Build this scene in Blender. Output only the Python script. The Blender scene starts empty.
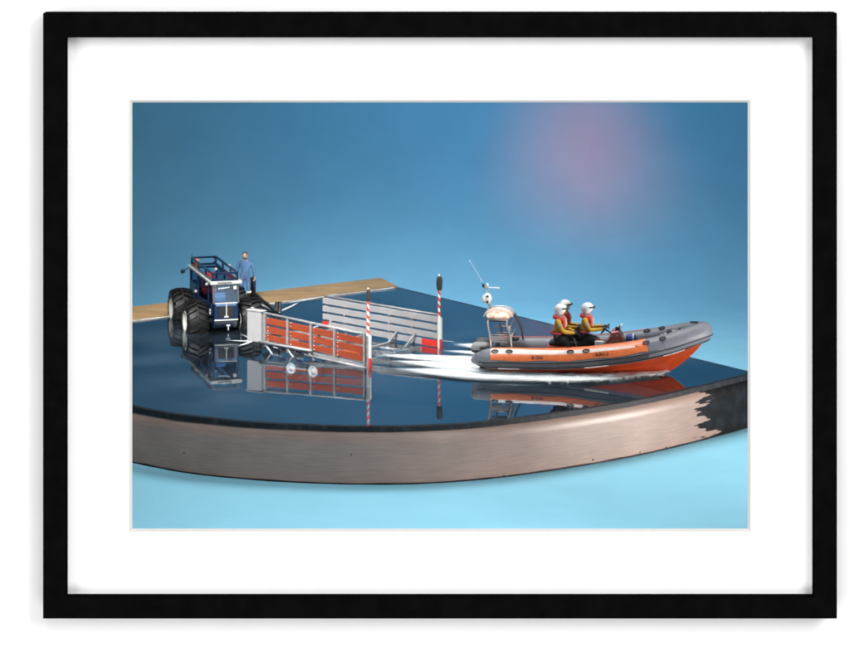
import bpy, bmesh, math, random
from mathutils import Vector, Matrix, noise
random.seed(7)
R = math.radians
S = bpy.context.scene
COL = S.collection
F, YH, H = 2553.0, -150.0, 1.31          # focal length and horizon of the shift lens (in photo pixels), lens height


def W(px, py, z=0.0):
    """point of the horizontal plane z that the photo shows at a pixel"""
    Y = F * (H - z) / (py - YH)
    return Vector(((px - 425.0) * Y / F, Y, z))


def P(px, py, Y):
    """point of the vertical plane y = Y"""
    return Vector(((px - 425.0) * Y / F, Y, H - (py - YH) * Y / F))


# ------------------------------------------------------------------ materials
def new_mat(name):
    m = bpy.data.materials.new(name)
    m.use_nodes = True
    nt = m.node_tree
    nt.nodes.clear()
    out = nt.nodes.new('ShaderNodeOutputMaterial')
    return m, nt, out


def lnk(nt, a, b):
    nt.links.new(a, b)


def mat(name, col, rough=0.5, metal=0.0, var=0.12, scale=60.0, bump=0.0, bscale=200.0, spec=0.5, coat=0.0,
        stretch=(1, 1, 1), col2=None, thr=(0.35, 0.65)):
    m, nt, out = new_mat(name)
    b = nt.nodes.new('ShaderNodeBsdfPrincipled')
    lnk(nt, b.outputs[0], out.inputs[0])
    tc = nt.nodes.new('ShaderNodeTexCoord')
    mp = nt.nodes.new('ShaderNodeMapping')
    mp.inputs['Scale'].default_value = stretch
    lnk(nt, tc.outputs['Object'], mp.inputs[0])
    n = nt.nodes.new('ShaderNodeTexNoise')
    n.inputs['Scale'].default_value = scale
    n.inputs['Detail'].default_value = 6
    n.inputs['Roughness'].default_value = 0.6
    lnk(nt, mp.outputs[0], n.inputs[0])
    rp = nt.nodes.new('ShaderNodeValToRGB')
    rp.color_ramp.elements[0].position = thr[0]
    rp.color_ramp.elements[1].position = thr[1]
    c2 = col2 or tuple(min(1, c * (1 + var)) for c in col)
    c1 = tuple(c * (1 - var) for c in col) if col2 is None else col
    rp.color_ramp.elements[0].color = (*c1, 1)
    rp.color_ramp.elements[1].color = (*c2, 1)
    lnk(nt, n.outputs[0], rp.inputs[0])
    lnk(nt, rp.outputs[0], b.inputs['Base Color'])
    b.inputs['Roughness'].default_value = rough
    b.inputs['Metallic'].default_value = metal
    b.inputs['Specular IOR Level'].default_value = spec
    b.inputs['Coat Weight'].default_value = coat
    b.inputs['Coat Roughness'].default_value = 0.1
    if bump:
        n2 = nt.nodes.new('ShaderNodeTexNoise')
        n2.inputs['Scale'].default_value = bscale
        n2.inputs['Detail'].default_value = 4
        lnk(nt, mp.outputs[0], n2.inputs[0])
        bp = nt.nodes.new('ShaderNodeBump')
        bp.inputs['Strength'].default_value = bump
        bp.inputs['Distance'].default_value = 0.002
        lnk(nt, n2.outputs[0], bp.inputs['Height'])
        lnk(nt, bp.outputs[0], b.inputs['Normal'])
    return m


M = {}
M['wall'] = mat('wall_paint', (0.9, 0.9, 0.9), 0.9, var=0.01, scale=8, spec=0.1)
M['mat'] = mat('mat_card', (0.9, 0.9, 0.9), 0.9, var=0.01, scale=20, bump=0.03, bscale=900, spec=0.1)
M['bevel'] = mat('mat_core', (0.60, 0.59, 0.575), 0.9, var=0.02, spec=0.1)
M['frame'] = mat('black_lacquer', (0.0030, 0.0030, 0.0030), 0.75, var=0.2, scale=30, spec=0.0)
M['paper'] = mat('cyan_paper', (0.265, 0.605, 0.77), 0.85, var=0.025, scale=7, bump=0.05, bscale=500, spec=0.15)
M['backpaper'] = mat('blue_paper', (0.265, 0.605, 0.77), 0.85, var=0.03, scale=5, bump=0.05, bscale=500, spec=0.15)
M['navyfloor'] = mat('tray_paint', (0.008, 0.014, 0.021), 0.6, var=0.3, scale=6, spec=0.2)
M['plank'] = mat('plank_wood', (0.22, 0.128, 0.05), 0.75, scale=26, stretch=(0.5, 6, 1), col2=(0.48, 0.305, 0.135), bump=0.15)
M['edge'] = mat('black_edge', (0.009, 0.010, 0.012), 0.5, spec=0.2, scale=55, col2=(0.035, 0.038, 0.045), thr=(0.5, 0.75), bump=0.3)
M['caulk'] = mat('caulk', (0.6, 0.66, 0.7), 0.6, var=0.15)
M['iron'] = mat('nail_iron', (0.03, 0.03, 0.035), 0.5, metal=0.4)
M['navy'] = mat('navy_paint', (0.004, 0.016, 0.048), 0.32, var=0.22, scale=40, coat=0.3, bump=0.05)
M['black'] = mat('black_paint', (0.010, 0.010, 0.012), 0.5, var=0.4, scale=50, bump=0.1)
M['tyre'] = mat('rubber', (0.004, 0.004, 0.0042), 0.5, spec=0.35, var=0.4, scale=70, bump=0.25)
M['white'] = mat('white_paint', (0.72, 0.73, 0.72), 0.4, var=0.06, scale=60, bump=0.05)
M['cream'] = mat('rim_paint', (0.56, 0.58, 0.53), 0.45, var=0.1, scale=60)
M['red'] = mat('red_paint', (0.66, 0.035, 0.025), 0.4, var=0.12)
M['seatred'] = mat('seat_red', (0.42, 0.03, 0.04), 0.6, var=0.2)
M['orangeboard'] = mat('orange_board', (0.235, 0.038, 0.012), 0.55, var=0.14, scale=40, stretch=(1, 4, 4), bump=0.1)
M['greyboard'] = mat('grey_board', (0.32, 0.32, 0.325), 0.5, var=0.07, scale=30, bump=0.1)
M['steel'] = mat('grey_steel', (0.27, 0.275, 0.28), 0.4, metal=0.2, var=0.15, scale=80)
M['alu'] = mat('gantry_metal', (0.34, 0.325, 0.30), 0.35, metal=0.3, var=0.15, scale=90)
M['tubegrey'] = mat('hypalon_grey', (0.165, 0.178, 0.208), 0.5, var=0.09, scale=25, bump=0.1, bscale=120)
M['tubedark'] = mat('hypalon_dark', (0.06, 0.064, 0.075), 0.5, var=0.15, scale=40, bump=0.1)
M['orange'] = mat('boat_orange', (0.78, 0.185, 0.055), 0.42, var=0.1, scale=60, bump=0.08, bscale=120)
M['hull'] = mat('hull_orange', (0.42, 0.055, 0.014), 0.3, var=0.1, scale=40, coat=0.35)
M['stripe'] = mat('stripe_white', (0.78, 0.70, 0.64), 0.45, scale=70, var=0.08, bump=0.08)
M['deck'] = mat('deck_grey', (0.10, 0.105, 0.115), 0.7, var=0.2, scale=80, bump=0.2)
M['bag'] = mat('bag_fabric', (0.75, 0.66, 0.56), 0.8, scale=55, col2=(0.75, 0.30, 0.16), thr=(0.45, 0.62), bump=0.3, bscale=150)
M['yellow'] = mat('yellow_cloth', (0.52, 0.30, 0.03), 0.75, var=0.16, scale=60, bump=0.3, bscale=100)
M['darkcloth'] = mat('dark_cloth', (0.018, 0.02, 0.022), 0.7, var=0.4, scale=60, bump=0.3)
M['vest'] = mat('vest_red', (0.58, 0.06, 0.05), 0.6, var=0.15, scale=60)
M['helmet'] = mat('helmet_white', (0.85, 0.85, 0.84), 0.3, var=0.02, coat=0.4)
M['skin'] = mat('skin', (0.62, 0.36, 0.25), 0.55, var=0.08, scale=30)
M['hair'] = mat('hair_brown', (0.05, 0.025, 0.015), 0.7, var=0.3)
M['overall'] = mat('overall_blue', (0.085, 0.185, 0.36), 0.8, var=0.14, scale=70, bump=0.3, bscale=110)
M['bluecloth'] = mat('blue_cloth', (0.03, 0.09, 0.32), 0.6, var=0.2, scale=60)
M['coverblack'] = mat('lamp_cover', (0.022, 0.022, 0.022), 0.8, var=0.4, scale=70, bump=0.4, bscale=150)
M['lamp'] = mat('lamp_orange', (0.75, 0.2, 0.05), 0.3, var=0.05)
M['letter'] = mat('letter_black', (0.02, 0.02, 0.025), 0.6)


def rim_material():
    """veneered rim: long horizontal grain, scuffs, and ragged black paint brushed over its right end"""
    m, nt, out = new_mat('rim_veneer')
    b = nt.nodes.new('ShaderNodeBsdfPrincipled')
    lnk(nt, b.outputs[0], out.inputs[0])
    uv = nt.nodes.new('ShaderNodeUVMap')
    mp = nt.nodes.new('ShaderNodeMapping')
    mp.inputs['Scale'].default_value = (3, 60, 1)
    lnk(nt, uv.outputs[0], mp.inputs[0])
    n = nt.nodes.new('ShaderNodeTexNoise')
    n.inputs['Scale'].default_value = 5
    n.inputs['Detail'].default_value = 8
    n.inputs['Roughness'].default_value = 0.65
    lnk(nt, mp.outputs[0], n.inputs[0])
    rp = nt.nodes.new('ShaderNodeValToRGB')
    rp.color_ramp.elements[0].position = 0.3
    rp.color_ramp.elements[1].position = 0.72
    rp.color_ramp.elements[0].color = (0.20, 0.140, 0.117, 1)
    rp.color_ramp.elements[1].color = (0.295, 0.205, 0.17, 1)
    lnk(nt, n.outputs[0], rp.inputs[0])
    # blotches
    n3 = nt.nodes.new('ShaderNodeTexNoise')
    n3.inputs['Scale'].default_value = 9
    n3.inputs['Detail'].default_value = 5
    lnk(nt, uv.outputs[0], n3.inputs[0])
    mr = nt.nodes.new('ShaderNodeMapRange')
    mr.inputs[1].default_value = 0.3
    mr.inputs[2].default_value = 0.7
    mr.inputs[3].default_value = 0.84
    mr.inputs[4].default_value = 1.1
    lnk(nt, n3.outputs[0], mr.inputs[0])
    mul = nt.nodes.new('ShaderNodeMix')
    mul.data_type = 'RGBA'
    mul.blend_type = 'MULTIPLY'
    mul.inputs[0].default_value = 1
    lnk(nt, rp.outputs[0], mul.inputs[6])
    lnk(nt, mr.outputs[0], mul.inputs[7])
    # black paint : u beyond a ragged limit (u is metres along the rim, v is metres up)
    sep = nt.nodes.new('ShaderNodeSeparateXYZ')
    lnk(nt, uv.outputs[0], sep.inputs[0])
    n2 = nt.nodes.new('ShaderNodeTexNoise')
    mp2 = nt.nodes.new('ShaderNodeMapping')
    mp2.inputs['Scale'].default_value = (7, 60, 1)
    lnk(nt, uv.outputs[0], mp2.inputs[0])
    n2.inputs['Scale'].default_value = 1.0
    n2.inputs['Detail'].default_value = 5
    lnk(nt, mp2.outputs[0], n2.inputs[0])
    ma = nt.nodes.new('ShaderNodeMath')
    ma.operation = 'MULTIPLY_ADD'
    lnk(nt, n2.outputs[0], ma.inputs[0])
    ma.inputs[1].default_value = 0.36
    lnk(nt, sep.outputs[0], ma.inputs[2])
    st = nt.nodes.new('ShaderNodeMapRange')
    st.name = 'PAINT'
    st.inputs[1].default_value = 0.0
    st.inputs[2].default_value = 0.01
    lnk(nt, ma.outputs[0], st.inputs[0])
    mx = nt.nodes.new('ShaderNodeMix')
    mx.data_type = 'RGBA'
    lnk(nt, st.outputs[0], mx.inputs[0])
    lnk(nt, mul.outputs[2], mx.inputs[6])
    n4 = nt.nodes.new('ShaderNodeTexNoise')
    n4.inputs['Scale'].default_value = 30
    n4.inputs['Detail'].default_value = 6
    lnk(nt, uv.outputs[0], n4.inputs[0])
    r4 = nt.nodes.new('ShaderNodeValToRGB')
    r4.color_ramp.elements[0].position = 0.45
    r4.color_ramp.elements[1].position = 0.75
    r4.color_ramp.elements[0].color = (0.006, 0.0065, 0.008, 1)
    r4.color_ramp.elements[1].color = (0.017, 0.019, 0.022, 1)
    lnk(nt, n4.outputs[0], r4.inputs[0])
    lnk(nt, r4.outputs[0], mx.inputs[7])
    lnk(nt, mx.outputs[2], b.inputs['Base Color'])
    b.inputs['Roughness'].default_value = 0.42
    sm = nt.nodes.new('ShaderNodeMapRange')
    sm.inputs[3].default_value = 0.5
    sm.inputs[4].default_value = 0.12
    lnk(nt, st.outputs[0], sm.inputs[0])
    lnk(nt, sm.outputs[0], b.inputs['Specular IOR Level'])
    bp = nt.nodes.new('ShaderNodeBump')
    bp.inputs['Strength'].default_value = 0.12
    bp.inputs['Distance'].default_value = 0.002
    lnk(nt, n.outputs[0], bp.inputs['Height'])
    lnk(nt, bp.outputs[0], b.inputs['Normal'])
    return m, st


def sheet_fresnel(nt, f0):
    """Schlick reflectance of a thin sheet, the same from both of its sides"""
    g = nt.nodes.new('ShaderNodeNewGeometry')
    d = nt.nodes.new('ShaderNodeVectorMath')
    d.operation = 'DOT_PRODUCT'
    lnk(nt, g.outputs['Normal'], d.inputs[0])
    lnk(nt, g.outputs['Incoming'], d.inputs[1])
    prev = d.outputs['Value']
    for op, v in (('ABSOLUTE', None), ('SUBTRACT', None), ('POWER', 5.0)):
        n = nt.nodes.new('ShaderNodeMath')
        n.operation = op
        if op == 'SUBTRACT':
            n.inputs[0].default_value = 1.0
            lnk(nt, prev, n.inputs[1])
        else:
            lnk(nt, prev, n.inputs[0])
            if v:
                n.inputs[1].default_value = v
        prev = n.outputs[0]
    mr = nt.nodes.new('ShaderNodeMapRange')
    mr.inputs[3].default_value = f0
    mr.inputs[4].default_value = 1.0
    lnk(nt, prev, mr.inputs[0])
    return mr


def water_material():
    m, nt, out = new_mat('acrylic_water')
    tr = nt.nodes.new('ShaderNodeBsdfTransparent')
    tr.inputs[0].default_value = (0.86, 0.93, 0.97, 1)
    gl = nt.nodes.new('ShaderNodeBsdfGlossy')
    gl.inputs['Roughness'].default_value = 0.012
    gl.inputs[0].default_value = (0.82, 0.88, 0.92, 1)
    fr = sheet_fresnel(nt, 0.21)
    mx = nt.nodes.new('ShaderNodeMixShader')
    tc = nt.nodes.new('ShaderNodeTexCoord')
    n = nt.nodes.new('ShaderNodeTexNoise')
    n.inputs['Scale'].default_value = 14
    n.inputs['Detail'].default_value = 3
    lnk(nt, tc.outputs['Object'], n.inputs[0])
    bp = nt.nodes.new('ShaderNodeBump')
    bp.inputs['Strength'].default_value = 0.035
    bp.inputs['Distance'].default_value = 0.004
    lnk(nt, n.outputs[0], bp.inputs['Height'])
    lnk(nt, bp.outputs[0], gl.inputs['Normal'])
    lnk(nt, fr.outputs[0], mx.inputs[0])
    lnk(nt, tr.outputs[0], mx.inputs[1])
    lnk(nt, gl.outputs[0], mx.inputs[2])
    # dust specks and faint smears lying on the sheet
    v = nt.nodes.new('ShaderNodeTexNoise')
    v.inputs['Scale'].default_value = 75
    v.inputs['Detail'].default_value = 2
    lnk(nt, tc.outputs['Object'], v.inputs[0])
    mr = nt.nodes.new('ShaderNodeMapRange')
    mr.inputs[1].default_value = 0.70
    mr.inputs[2].default_value = 0.80
    mr.inputs[4].default_value = 0.35
    lnk(nt, v.outputs[0], mr.inputs[0])
    s = nt.nodes.new('ShaderNodeTexNoise')
    s.inputs['Scale'].default_value = 5
    s.inputs['Detail'].default_value = 8
    lnk(nt, tc.outputs['Object'], s.inputs[0])
    ms = nt.nodes.new('ShaderNodeMapRange')
    ms.inputs[1].default_value = 0.45
    ms.inputs[2].default_value = 0.8
    ms.inputs[3].default_value = 0.01
    ms.inputs[4].default_value = 0.12
    lnk(nt, s.outputs[0], ms.inputs[0])
    ad = nt.nodes.new('ShaderNodeMath')
    ad.operation = 'ADD'
    lnk(nt, mr.outputs[0], ad.inputs[0])
    lnk(nt, ms.outputs[0], ad.inputs[1])
    df = nt.nodes.new('ShaderNodeBsdfDiffuse')
    df.inputs[0].default_value = (0.14, 0.20, 0.27, 1)
    m2 = nt.nodes.new('ShaderNodeMixShader')
    lnk(nt, ad.outputs[0], m2.inputs[0])
    lnk(nt, mx.outputs[0], m2.inputs[1])
    lnk(nt, df.outputs[0], m2.inputs[2])
    lnk(nt, m2.outputs[0], out.inputs[0])
    return m


def glass_material():
    m, nt, out = new_mat('window_glass')
    tr = nt.nodes.new('ShaderNodeBsdfTransparent')
    tr.inputs[0].default_value = (0.80, 0.88, 0.95, 1)
    gl = nt.nodes.new('ShaderNodeBsdfGlossy')
    gl.inputs['Roughness'].default_value = 0.08
    gl.inputs[0].default_value = (0.12, 0.16, 0.20, 1)
    fr = sheet_fresnel(nt, 0.05)
    mx = nt.nodes.new('ShaderNodeMixShader')
    lnk(nt, fr.outputs[0], mx.inputs[0])
    lnk(nt, tr.outputs[0], mx.inputs[1])
    lnk(nt, gl.outputs[0], mx.inputs[2])
    lnk(nt, mx.outputs[0], out.inputs[0])
    return m


def foam_material(name, soft=True, thresh=(0.25, 0.6), stretch=(26, 3.0)):
    """white foam; u runs along a streak (0 tip .. 1 boat), v across it (-1..1). Thins out at its rim and tip"""
    m, nt, out = new_mat(name)
    uv = nt.nodes.new('ShaderNodeUVMap')
    sep = nt.nodes.new('ShaderNodeSeparateXYZ')
    lnk(nt, uv.outputs[0], sep.inputs[0])
    tc = nt.nodes.new('ShaderNodeTexCoord')

    def math_(op, a=None, b=None, av=0.0, bv=0.0):
        n = nt.nodes.new('ShaderNodeMath')
        n.operation = op
        n.inputs[0].default_value = av
        n.inputs[1].default_value = bv
        if a is not None:
            lnk(nt, a, n.inputs[0])
        if b is not None:
            lnk(nt, b, n.inputs[1])
        return n.outputs[0]
    av = math_('ABSOLUTE', sep.outputs[1])
    core = nt.nodes.new('ShaderNodeMapRange')
    core.interpolation_type = 'SMOOTHSTEP'
    core.inputs[1].default_value = 1.0
    core.inputs[2].default_value = 0.0
    lnk(nt, av, core.inputs[0])
    tip = nt.nodes.new('ShaderNodeMapRange')
    tip.interpolation_type = 'SMOOTHSTEP'
    tip.inputs[1].default_value = 0.0
    tip.inputs[2].default_value = 0.35
    lnk(nt, sep.outputs[0], tip.inputs[0])
    end = nt.nodes.new('ShaderNodeMapRange')
    end.interpolation_type = 'SMOOTHSTEP'
    end.inputs[1].default_value = 1.0
    end.inputs[2].default_value = 0.93
    lnk(nt, sep.outputs[0], end.inputs[0])
    mp = nt.nodes.new('ShaderNodeMapping')
    mp.inputs['Scale'].default_value = (stretch[1], stretch[0] * 0.12, 1)
    lnk(nt, uv.outputs[0], mp.inputs[0])
    n = nt.nodes.new('ShaderNodeTexNoise')
    n.inputs['Scale'].default_value = 1.6
    n.inputs['Detail'].default_value = 6
    n.inputs['Roughness'].default_value = 0.6
    lnk(nt, mp.outputs[0], n.inputs[0])
    nn = nt.nodes.new('ShaderNodeMapRange')
    nn.inputs[1].default_value = thresh[0]
    nn.inputs[2].default_value = thresh[1]
    nn.inputs[3].default_value = 0.12
    nn.inputs[4].default_value = 1.7
    lnk(nt, n.outputs[0], nn.inputs[0])
    a = math_('MULTIPLY', core.outputs[0], tip.outputs[0])
    a = math_('MULTIPLY', a, nn.outputs[0])
    a = math_('MULTIPLY', a, end.outputs[0])
    cl = nt.nodes.new('ShaderNodeClamp')
    lnk(nt, a, cl.inputs[0])
    df = nt.nodes.new('ShaderNodeBsdfPrincipled')
    df.inputs['Base Color'].default_value = (0.88, 0.95, 0.98, 1)
    df.inputs['Roughness'].default_value = 0.5
    tr = nt.nodes.new('ShaderNodeBsdfTransparent')
    mx = nt.nodes.new('ShaderNodeMixShader')
    lnk(nt, cl.outputs[0], mx.inputs[0])
    lnk(nt, tr.outputs[0], mx.inputs[1])
    lnk(nt, df.outputs[0], mx.inputs[2])
    lnk(nt, mx.outputs[0], out.inputs[0])
    return m


M['rim'], PAINT = rim_material()
M['water'] = water_material()
M['glass'] = glass_material()
M['foam'] = foam_material('foam_streak')
M['ripple'] = foam_material('ripple_line', thresh=(0.3, 0.7))
M['splash'] = mat('splash_white', (0.80, 0.85, 0.86), 0.3, var=0.1, scale=80, bump=0.3, bscale=100)


# ------------------------------------------------------------------ mesh tools
class MB:
    def __init__(self):
        self.bm = bmesh.new()
        self.mi = 0
        self.uv = None

    def _tag(self, faces):
        for f in faces:
            f.material_index = self.mi
        return faces

    def box(self, c, s, rot=None, bev=0.0):
        bm = bmesh.new()
        bmesh.ops.create_cube(bm, size=1.0)
        bmesh.ops.scale(bm, vec=s, verts=bm.verts)
        if bev:
            bmesh.ops.bevel(bm, geom=list(bm.edges), offset=bev, segments=2, profile=0.5, affect='EDGES')
        mt = Matrix.Translation(c)
        if rot is not None:
            mt = mt @ rot.to_4x4()
        self._merge(bm, mt)

    def _merge(self, bm, mt):
        vm = {}
        for v in bm.verts:
            vm[v] = self.bm.verts.new(mt @ v.co)
        for f in bm.faces:
            nf = self.bm.faces.new([vm[v] for v in f.verts])
            nf.material_index = self.mi
            nf.smooth = f.smooth
        bm.free()

    def bar(self, a, b, w, h, up=Vector((0, 0, 1)), bev=0.0):
        """rectangular bar from a to b, w across, h along up"""
        a, b = Vector(a), Vector(b)
        d = (b - a)
        x = d.normalized()
        y = up.cross(x)
        if y.length < 1e-6:
            y = Vector((0, 1, 0))
        y.normalize()
        z = x.cross(y)
        rot = Matrix((x, y, z)).transposed()
        self.box((a + b) / 2, (d.length, w, h), rot, bev)

    def tube(self, pts, r, n=8, closed=False, caps=True):
        pts = [Vector(p) for p in pts]
        m = len(pts)
        rs = r if isinstance(r, (list, tuple)) else [r] * m
        rings = []
        pn = None
        for i, p in enumerate(pts):
            if closed:
                t = pts[(i + 1) % m] - pts[i - 1]
            else:
                t = pts[min(i + 1, m - 1)] - pts[max(i - 1, 0)]
            t.normalize()
            if pn is None:
                up = Vector((0, 0, 1)) if abs(t.z) < 0.9 else Vector((1, 0, 0))
                nrm = (up - t * up.dot(t)).normalized()
            else:
                nrm = (pn - t * pn.dot(t)).normalized()
            pn = nrm
            bn = t.cross(nrm)
            rings.append([self.bm.verts.new(p + rs[i] * (math.cos(2 * math.pi * k / n) * nrm + math.sin(2 * math.pi * k / n) * bn)) for k in range(n)])
        fs = []
        for i in range(m if closed else m - 1):
            A, B = rings[i], rings[(i + 1) % m]
            for k in range(n):
                fs.append(self.bm.faces.new((A[k], A[(k + 1) % n], B[(k + 1) % n], B[k])))
        if caps and not closed:
            fs.append(self.bm.faces.new(rings[0][::-1]))
            fs.append(self.bm.faces.new(rings[-1]))
        for f in fs:
            f.smooth = True
        self._tag(fs)

    def lathe(self, prof, c=(0, 0, 0), axis='z', n=32, closed=False, cap=True):
        """prof: (radius, height) pairs"""
        c = Vector(c)
        rings = []
        for (r, z) in prof:
            ring = []
            for k in range(n):
                a = 2 * math.pi * k / n
                if axis == 'z':
                    v = Vector((r * math.cos(a), r * math.sin(a), z))
                elif axis == 'y':
                    v = Vector((r * math.cos(a), z, r * math.sin(a)))
                else:
                    v = Vector((z, r * math.cos(a), r * math.sin(a)))
                ring.append(self.bm.verts.new(c + v))
            rings.append(ring)
        fs = []
        m = len(rings)
        for i in range(m if closed else m - 1):
            A, B = rings[i], rings[(i + 1) % m]
            for k in range(n):
                fs.append(self.bm.faces.new((A[k], A[(k + 1) % n], B[(k + 1) % n], B[k])))
        if not closed and cap:
            if prof[0][0] > 1e-5:
                fs.append(self.bm.faces.new(rings[0][::-1]))
            if prof[-1][0] > 1e-5:
                fs.append(self.bm.faces.new(rings[-1]))
        for f in fs:
            f.smooth = True
        self._tag(fs)

    def ball(self, c, r, seg=16, rot=None):
        bm = bmesh.new()
        bmesh.ops.create_uvsphere(bm, u_segments=seg, v_segments=max(8, seg * 2 // 3), radius=1.0)
        r = (r, r, r) if isinstance(r, (int, float)) else r
        for f in bm.faces:
            f.smooth = True
        mt = Matrix.Translation(c)
        if rot is not None:
            mt = mt @ rot.to_4x4()
        self._merge(bm, mt @ Matrix.Diagonal((*r, 1)))

    def loft(self, secs, closed=True, caps=True, smooth=True):
        rings = [[self.bm.verts.new(Vector(p)) for p in s] for s in secs]
        n = len(rings[0])
        fs = []
        for A, B in zip(rings, rings[1:]):
            for k in range(n if closed else n - 1):
                try:
                    fs.append(self.bm.faces.new((A[k], A[(k + 1) % n], B[(k + 1) % n], B[k])))
                except ValueError:
                    pass
        if caps and closed:
            fs.append(self.bm.faces.new(rings[0][::-1]))
            fs.append(self.bm.faces.new(rings[-1]))
        for f in fs:
            f.smooth = smooth
        self._tag(fs)
        return rings

    def prism(self, poly, z0, z1):
        a = [self.bm.verts.new((p[0], p[1], z0)) for p in poly]
        b = [self.bm.verts.new((p[0], p[1], z1)) for p in poly]
        fs = [self.bm.faces.new(a[::-1]), self.bm.faces.new(b)]
        n = len(poly)
        for i in range(n):
            fs.append(self.bm.faces.new((a[i], a[(i + 1) % n], b[(i + 1) % n], b[i])))
        self._tag(fs)

    def poly(self, pts, smooth=False):
        f = self.bm.faces.new([self.bm.verts.new(Vector(p)) for p in pts])
        f.smooth = smooth
        self._tag([f])
        return f

    def build(self, name, mats, parent=None, loc=None, recalc=True):
        bm = self.bm
        bmesh.ops.remove_doubles(bm, verts=bm.verts, dist=1e-6)
        if recalc:
            bmesh.ops.recalc_face_normals(bm, faces=bm.faces)
        me = bpy.data.meshes.new(name)
        bm.to_mesh(me)
        bm.free()
        for m_ in (mats if isinstance(mats, (list, tuple)) else [mats]):
            me.materials.append(m_)
        o = bpy.data.objects.new(name, me)
        COL.objects.link(o)
        if parent is not None:
            o.parent = parent
        if loc is not None:
            o.location = loc
        return o


def thing(name, label, cat, loc=(0, 0, 0), rz=0.0, group=None):
    o = bpy.data.objects.new(name, None)
    o.empty_display_size = 0.05
    COL.objects.link(o)
    o.location = loc
    o.rotation_euler = (0, 0, rz)
    o['label'] = label
    o['category'] = cat
    if group:
        o['group'] = group
    return o


def tag(o, label, cat, group=None):
    o['label'] = label
    o['category'] = cat
    if group:
        o['group'] = group
    return o


def crom(pts, n=8):
    """Catmull-Rom through points of any dimension"""
    out = []
    m = len(pts)
    dim = len(pts[0])
    for i in range(m - 1):
        p0, p1, p2, p3 = pts[max(i - 1, 0)], pts[i], pts[i + 1], pts[min(i + 2, m - 1)]
        for k in range(n):
            t = k / n
            out.append(tuple(0.5 * (2 * p1[d] + (p2[d] - p0[d]) * t + (2 * p0[d] - 5 * p1[d] + 4 * p2[d] - p3[d]) * t * t
                                    + (3 * p1[d] - p0[d] - 3 * p2[d] + p3[d]) * t ** 3) for d in range(dim)))
    out.append(tuple(pts[-1]))
    return out


def dup(o, parent):
    c = o.copy()
    COL.objects.link(c)
    c.parent = parent
    for ch in list(o.children):
        d = ch.copy()
        COL.objects.link(d)
        d.parent = c
    return c


def lettering(text, size, name, material, parent, matrix):
    cu = bpy.data.curves.new(name, 'FONT')
    cu.body = text
    cu.size = size
    cu.align_x = 'CENTER'
    cu.align_y = 'CENTER'
    cu.extrude = 0.0003
    tmp = bpy.data.objects.new(name + '_curve', cu)
    COL.objects.link(tmp)
    bpy.context.view_layer.update()
    me = bpy.data.meshes.new_from_object(tmp.evaluated_get(bpy.context.evaluated_depsgraph_get()))
    bpy.data.objects.remove(tmp)
    bpy.data.curves.remove(cu)
    me.transform(matrix)
    me.materials.clear()
    me.materials.append(material)
    o = bpy.data.objects.new(name, me)
    COL.objects.link(o)
    o.parent = parent
    return o


# ------------------------------------------------------------------ wall, frame, mat
YF, YM, YB, YW = 5.0, 5.026, 5.045, 5.05      # frame front, mat, frame back, wall
ol, ot, orr, ob = (43.0, 13.0, 837.0, 619.0)
o_tl, o_br = P(ol, ot, YF), P(orr, ob, YF)
xl, xr, zt, zb = o_tl.x, o_br.x, o_tl.z, o_br.z
ixl, ixr, izb = P(67.5, 0, YM).x, P(812.5, 0, YM).x, P(0, 594.5, YM).z
izt = P(0, 37.5, YF).z
oxl, oxr = P(132, 0, YM).x, P(748, 0, YM).x
ozt, ozb = P(0, 102.8, YM).z, P(0, 529.5, YM).z


def ring_plate(mb, o, i, y0, y1):
    """rectangular plate with a rectangular hole: o, i = (x0,x1,z0,z1)"""
    def loop(q, y):
        return [mb.bm.verts.new((q[0], y, q[2])), mb.bm.verts.new((q[1], y, q[2])),
                mb.bm.verts.new((q[1], y, q[3])), mb.bm.verts.new((q[0], y, q[3]))]
    A, B, C_, D = loop(o, y0), loop(i, y0), loop(i, y1), loop(o, y1)
    for k in range(4):
        j = (k + 1) % 4
        for q in ((A[k], A[j], B[j], B[k]), (B[k], B[j], C_[j], C_[k]), (C_[k], C_[j], D[j], D[k]), (D[k], D[j], A[j], A[k])):
            mb.bm.faces.new(q)


mb = MB()
ring_plate(mb, (-7, 7, -4, 6), (ixl + .02, ixr - .02, izb + .02, izt - .02), YW, YW + 0.03)
w = mb.build('wall', M['wall'])
w['kind'] = 'structure'

fr = thing('picture_frame', 'wide black picture frame with white mat hanging on the white wall', 'picture frame', ((xl + xr) / 2, YB, zb))
fl = fr.location.copy()
mb = MB()
ring_plate(mb, (xl - fl.x, xr - fl.x, zb - fl.z, zt - fl.z), (ixl - fl.x, ixr - fl.x, izb - fl.z, izt - fl.z), YF - fl.y, 0)
bmesh.ops.bevel(mb.bm, geom=list(mb.bm.edges), offset=0.0004, segments=1, affect='EDGES')
mb.build('moulding', M['frame'], fr)
mb = MB()
ring_plate(mb, (ixl + .0005 - fl.x, ixr - .0005 - fl.x, izb + .0005 - fl.z, izt + .01 - fl.z),
           (oxl - .006 - fl.x, oxr + .005 - fl.x, ozb - .005 - fl.z, ozt + .005 - fl.z), YM - fl.y, YM + .004 - fl.y)
mb.build('mat_board', M['mat'], fr)
mb = MB()
q0 = (oxl - .006 - fl.x, oxr + .005 - fl.x, ozb - .005 - fl.z, ozt + .005 - fl.z)
q1 = (oxl - fl.x, oxr - fl.x, ozb - fl.z, ozt - fl.z)
A = [(q0[0], YM - fl.y, q0[2]), (q0[1], YM - fl.y, q0[2]), (q0[1], YM - fl.y, q0[3]), (q0[0], YM - fl.y, q0[3])]
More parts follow.
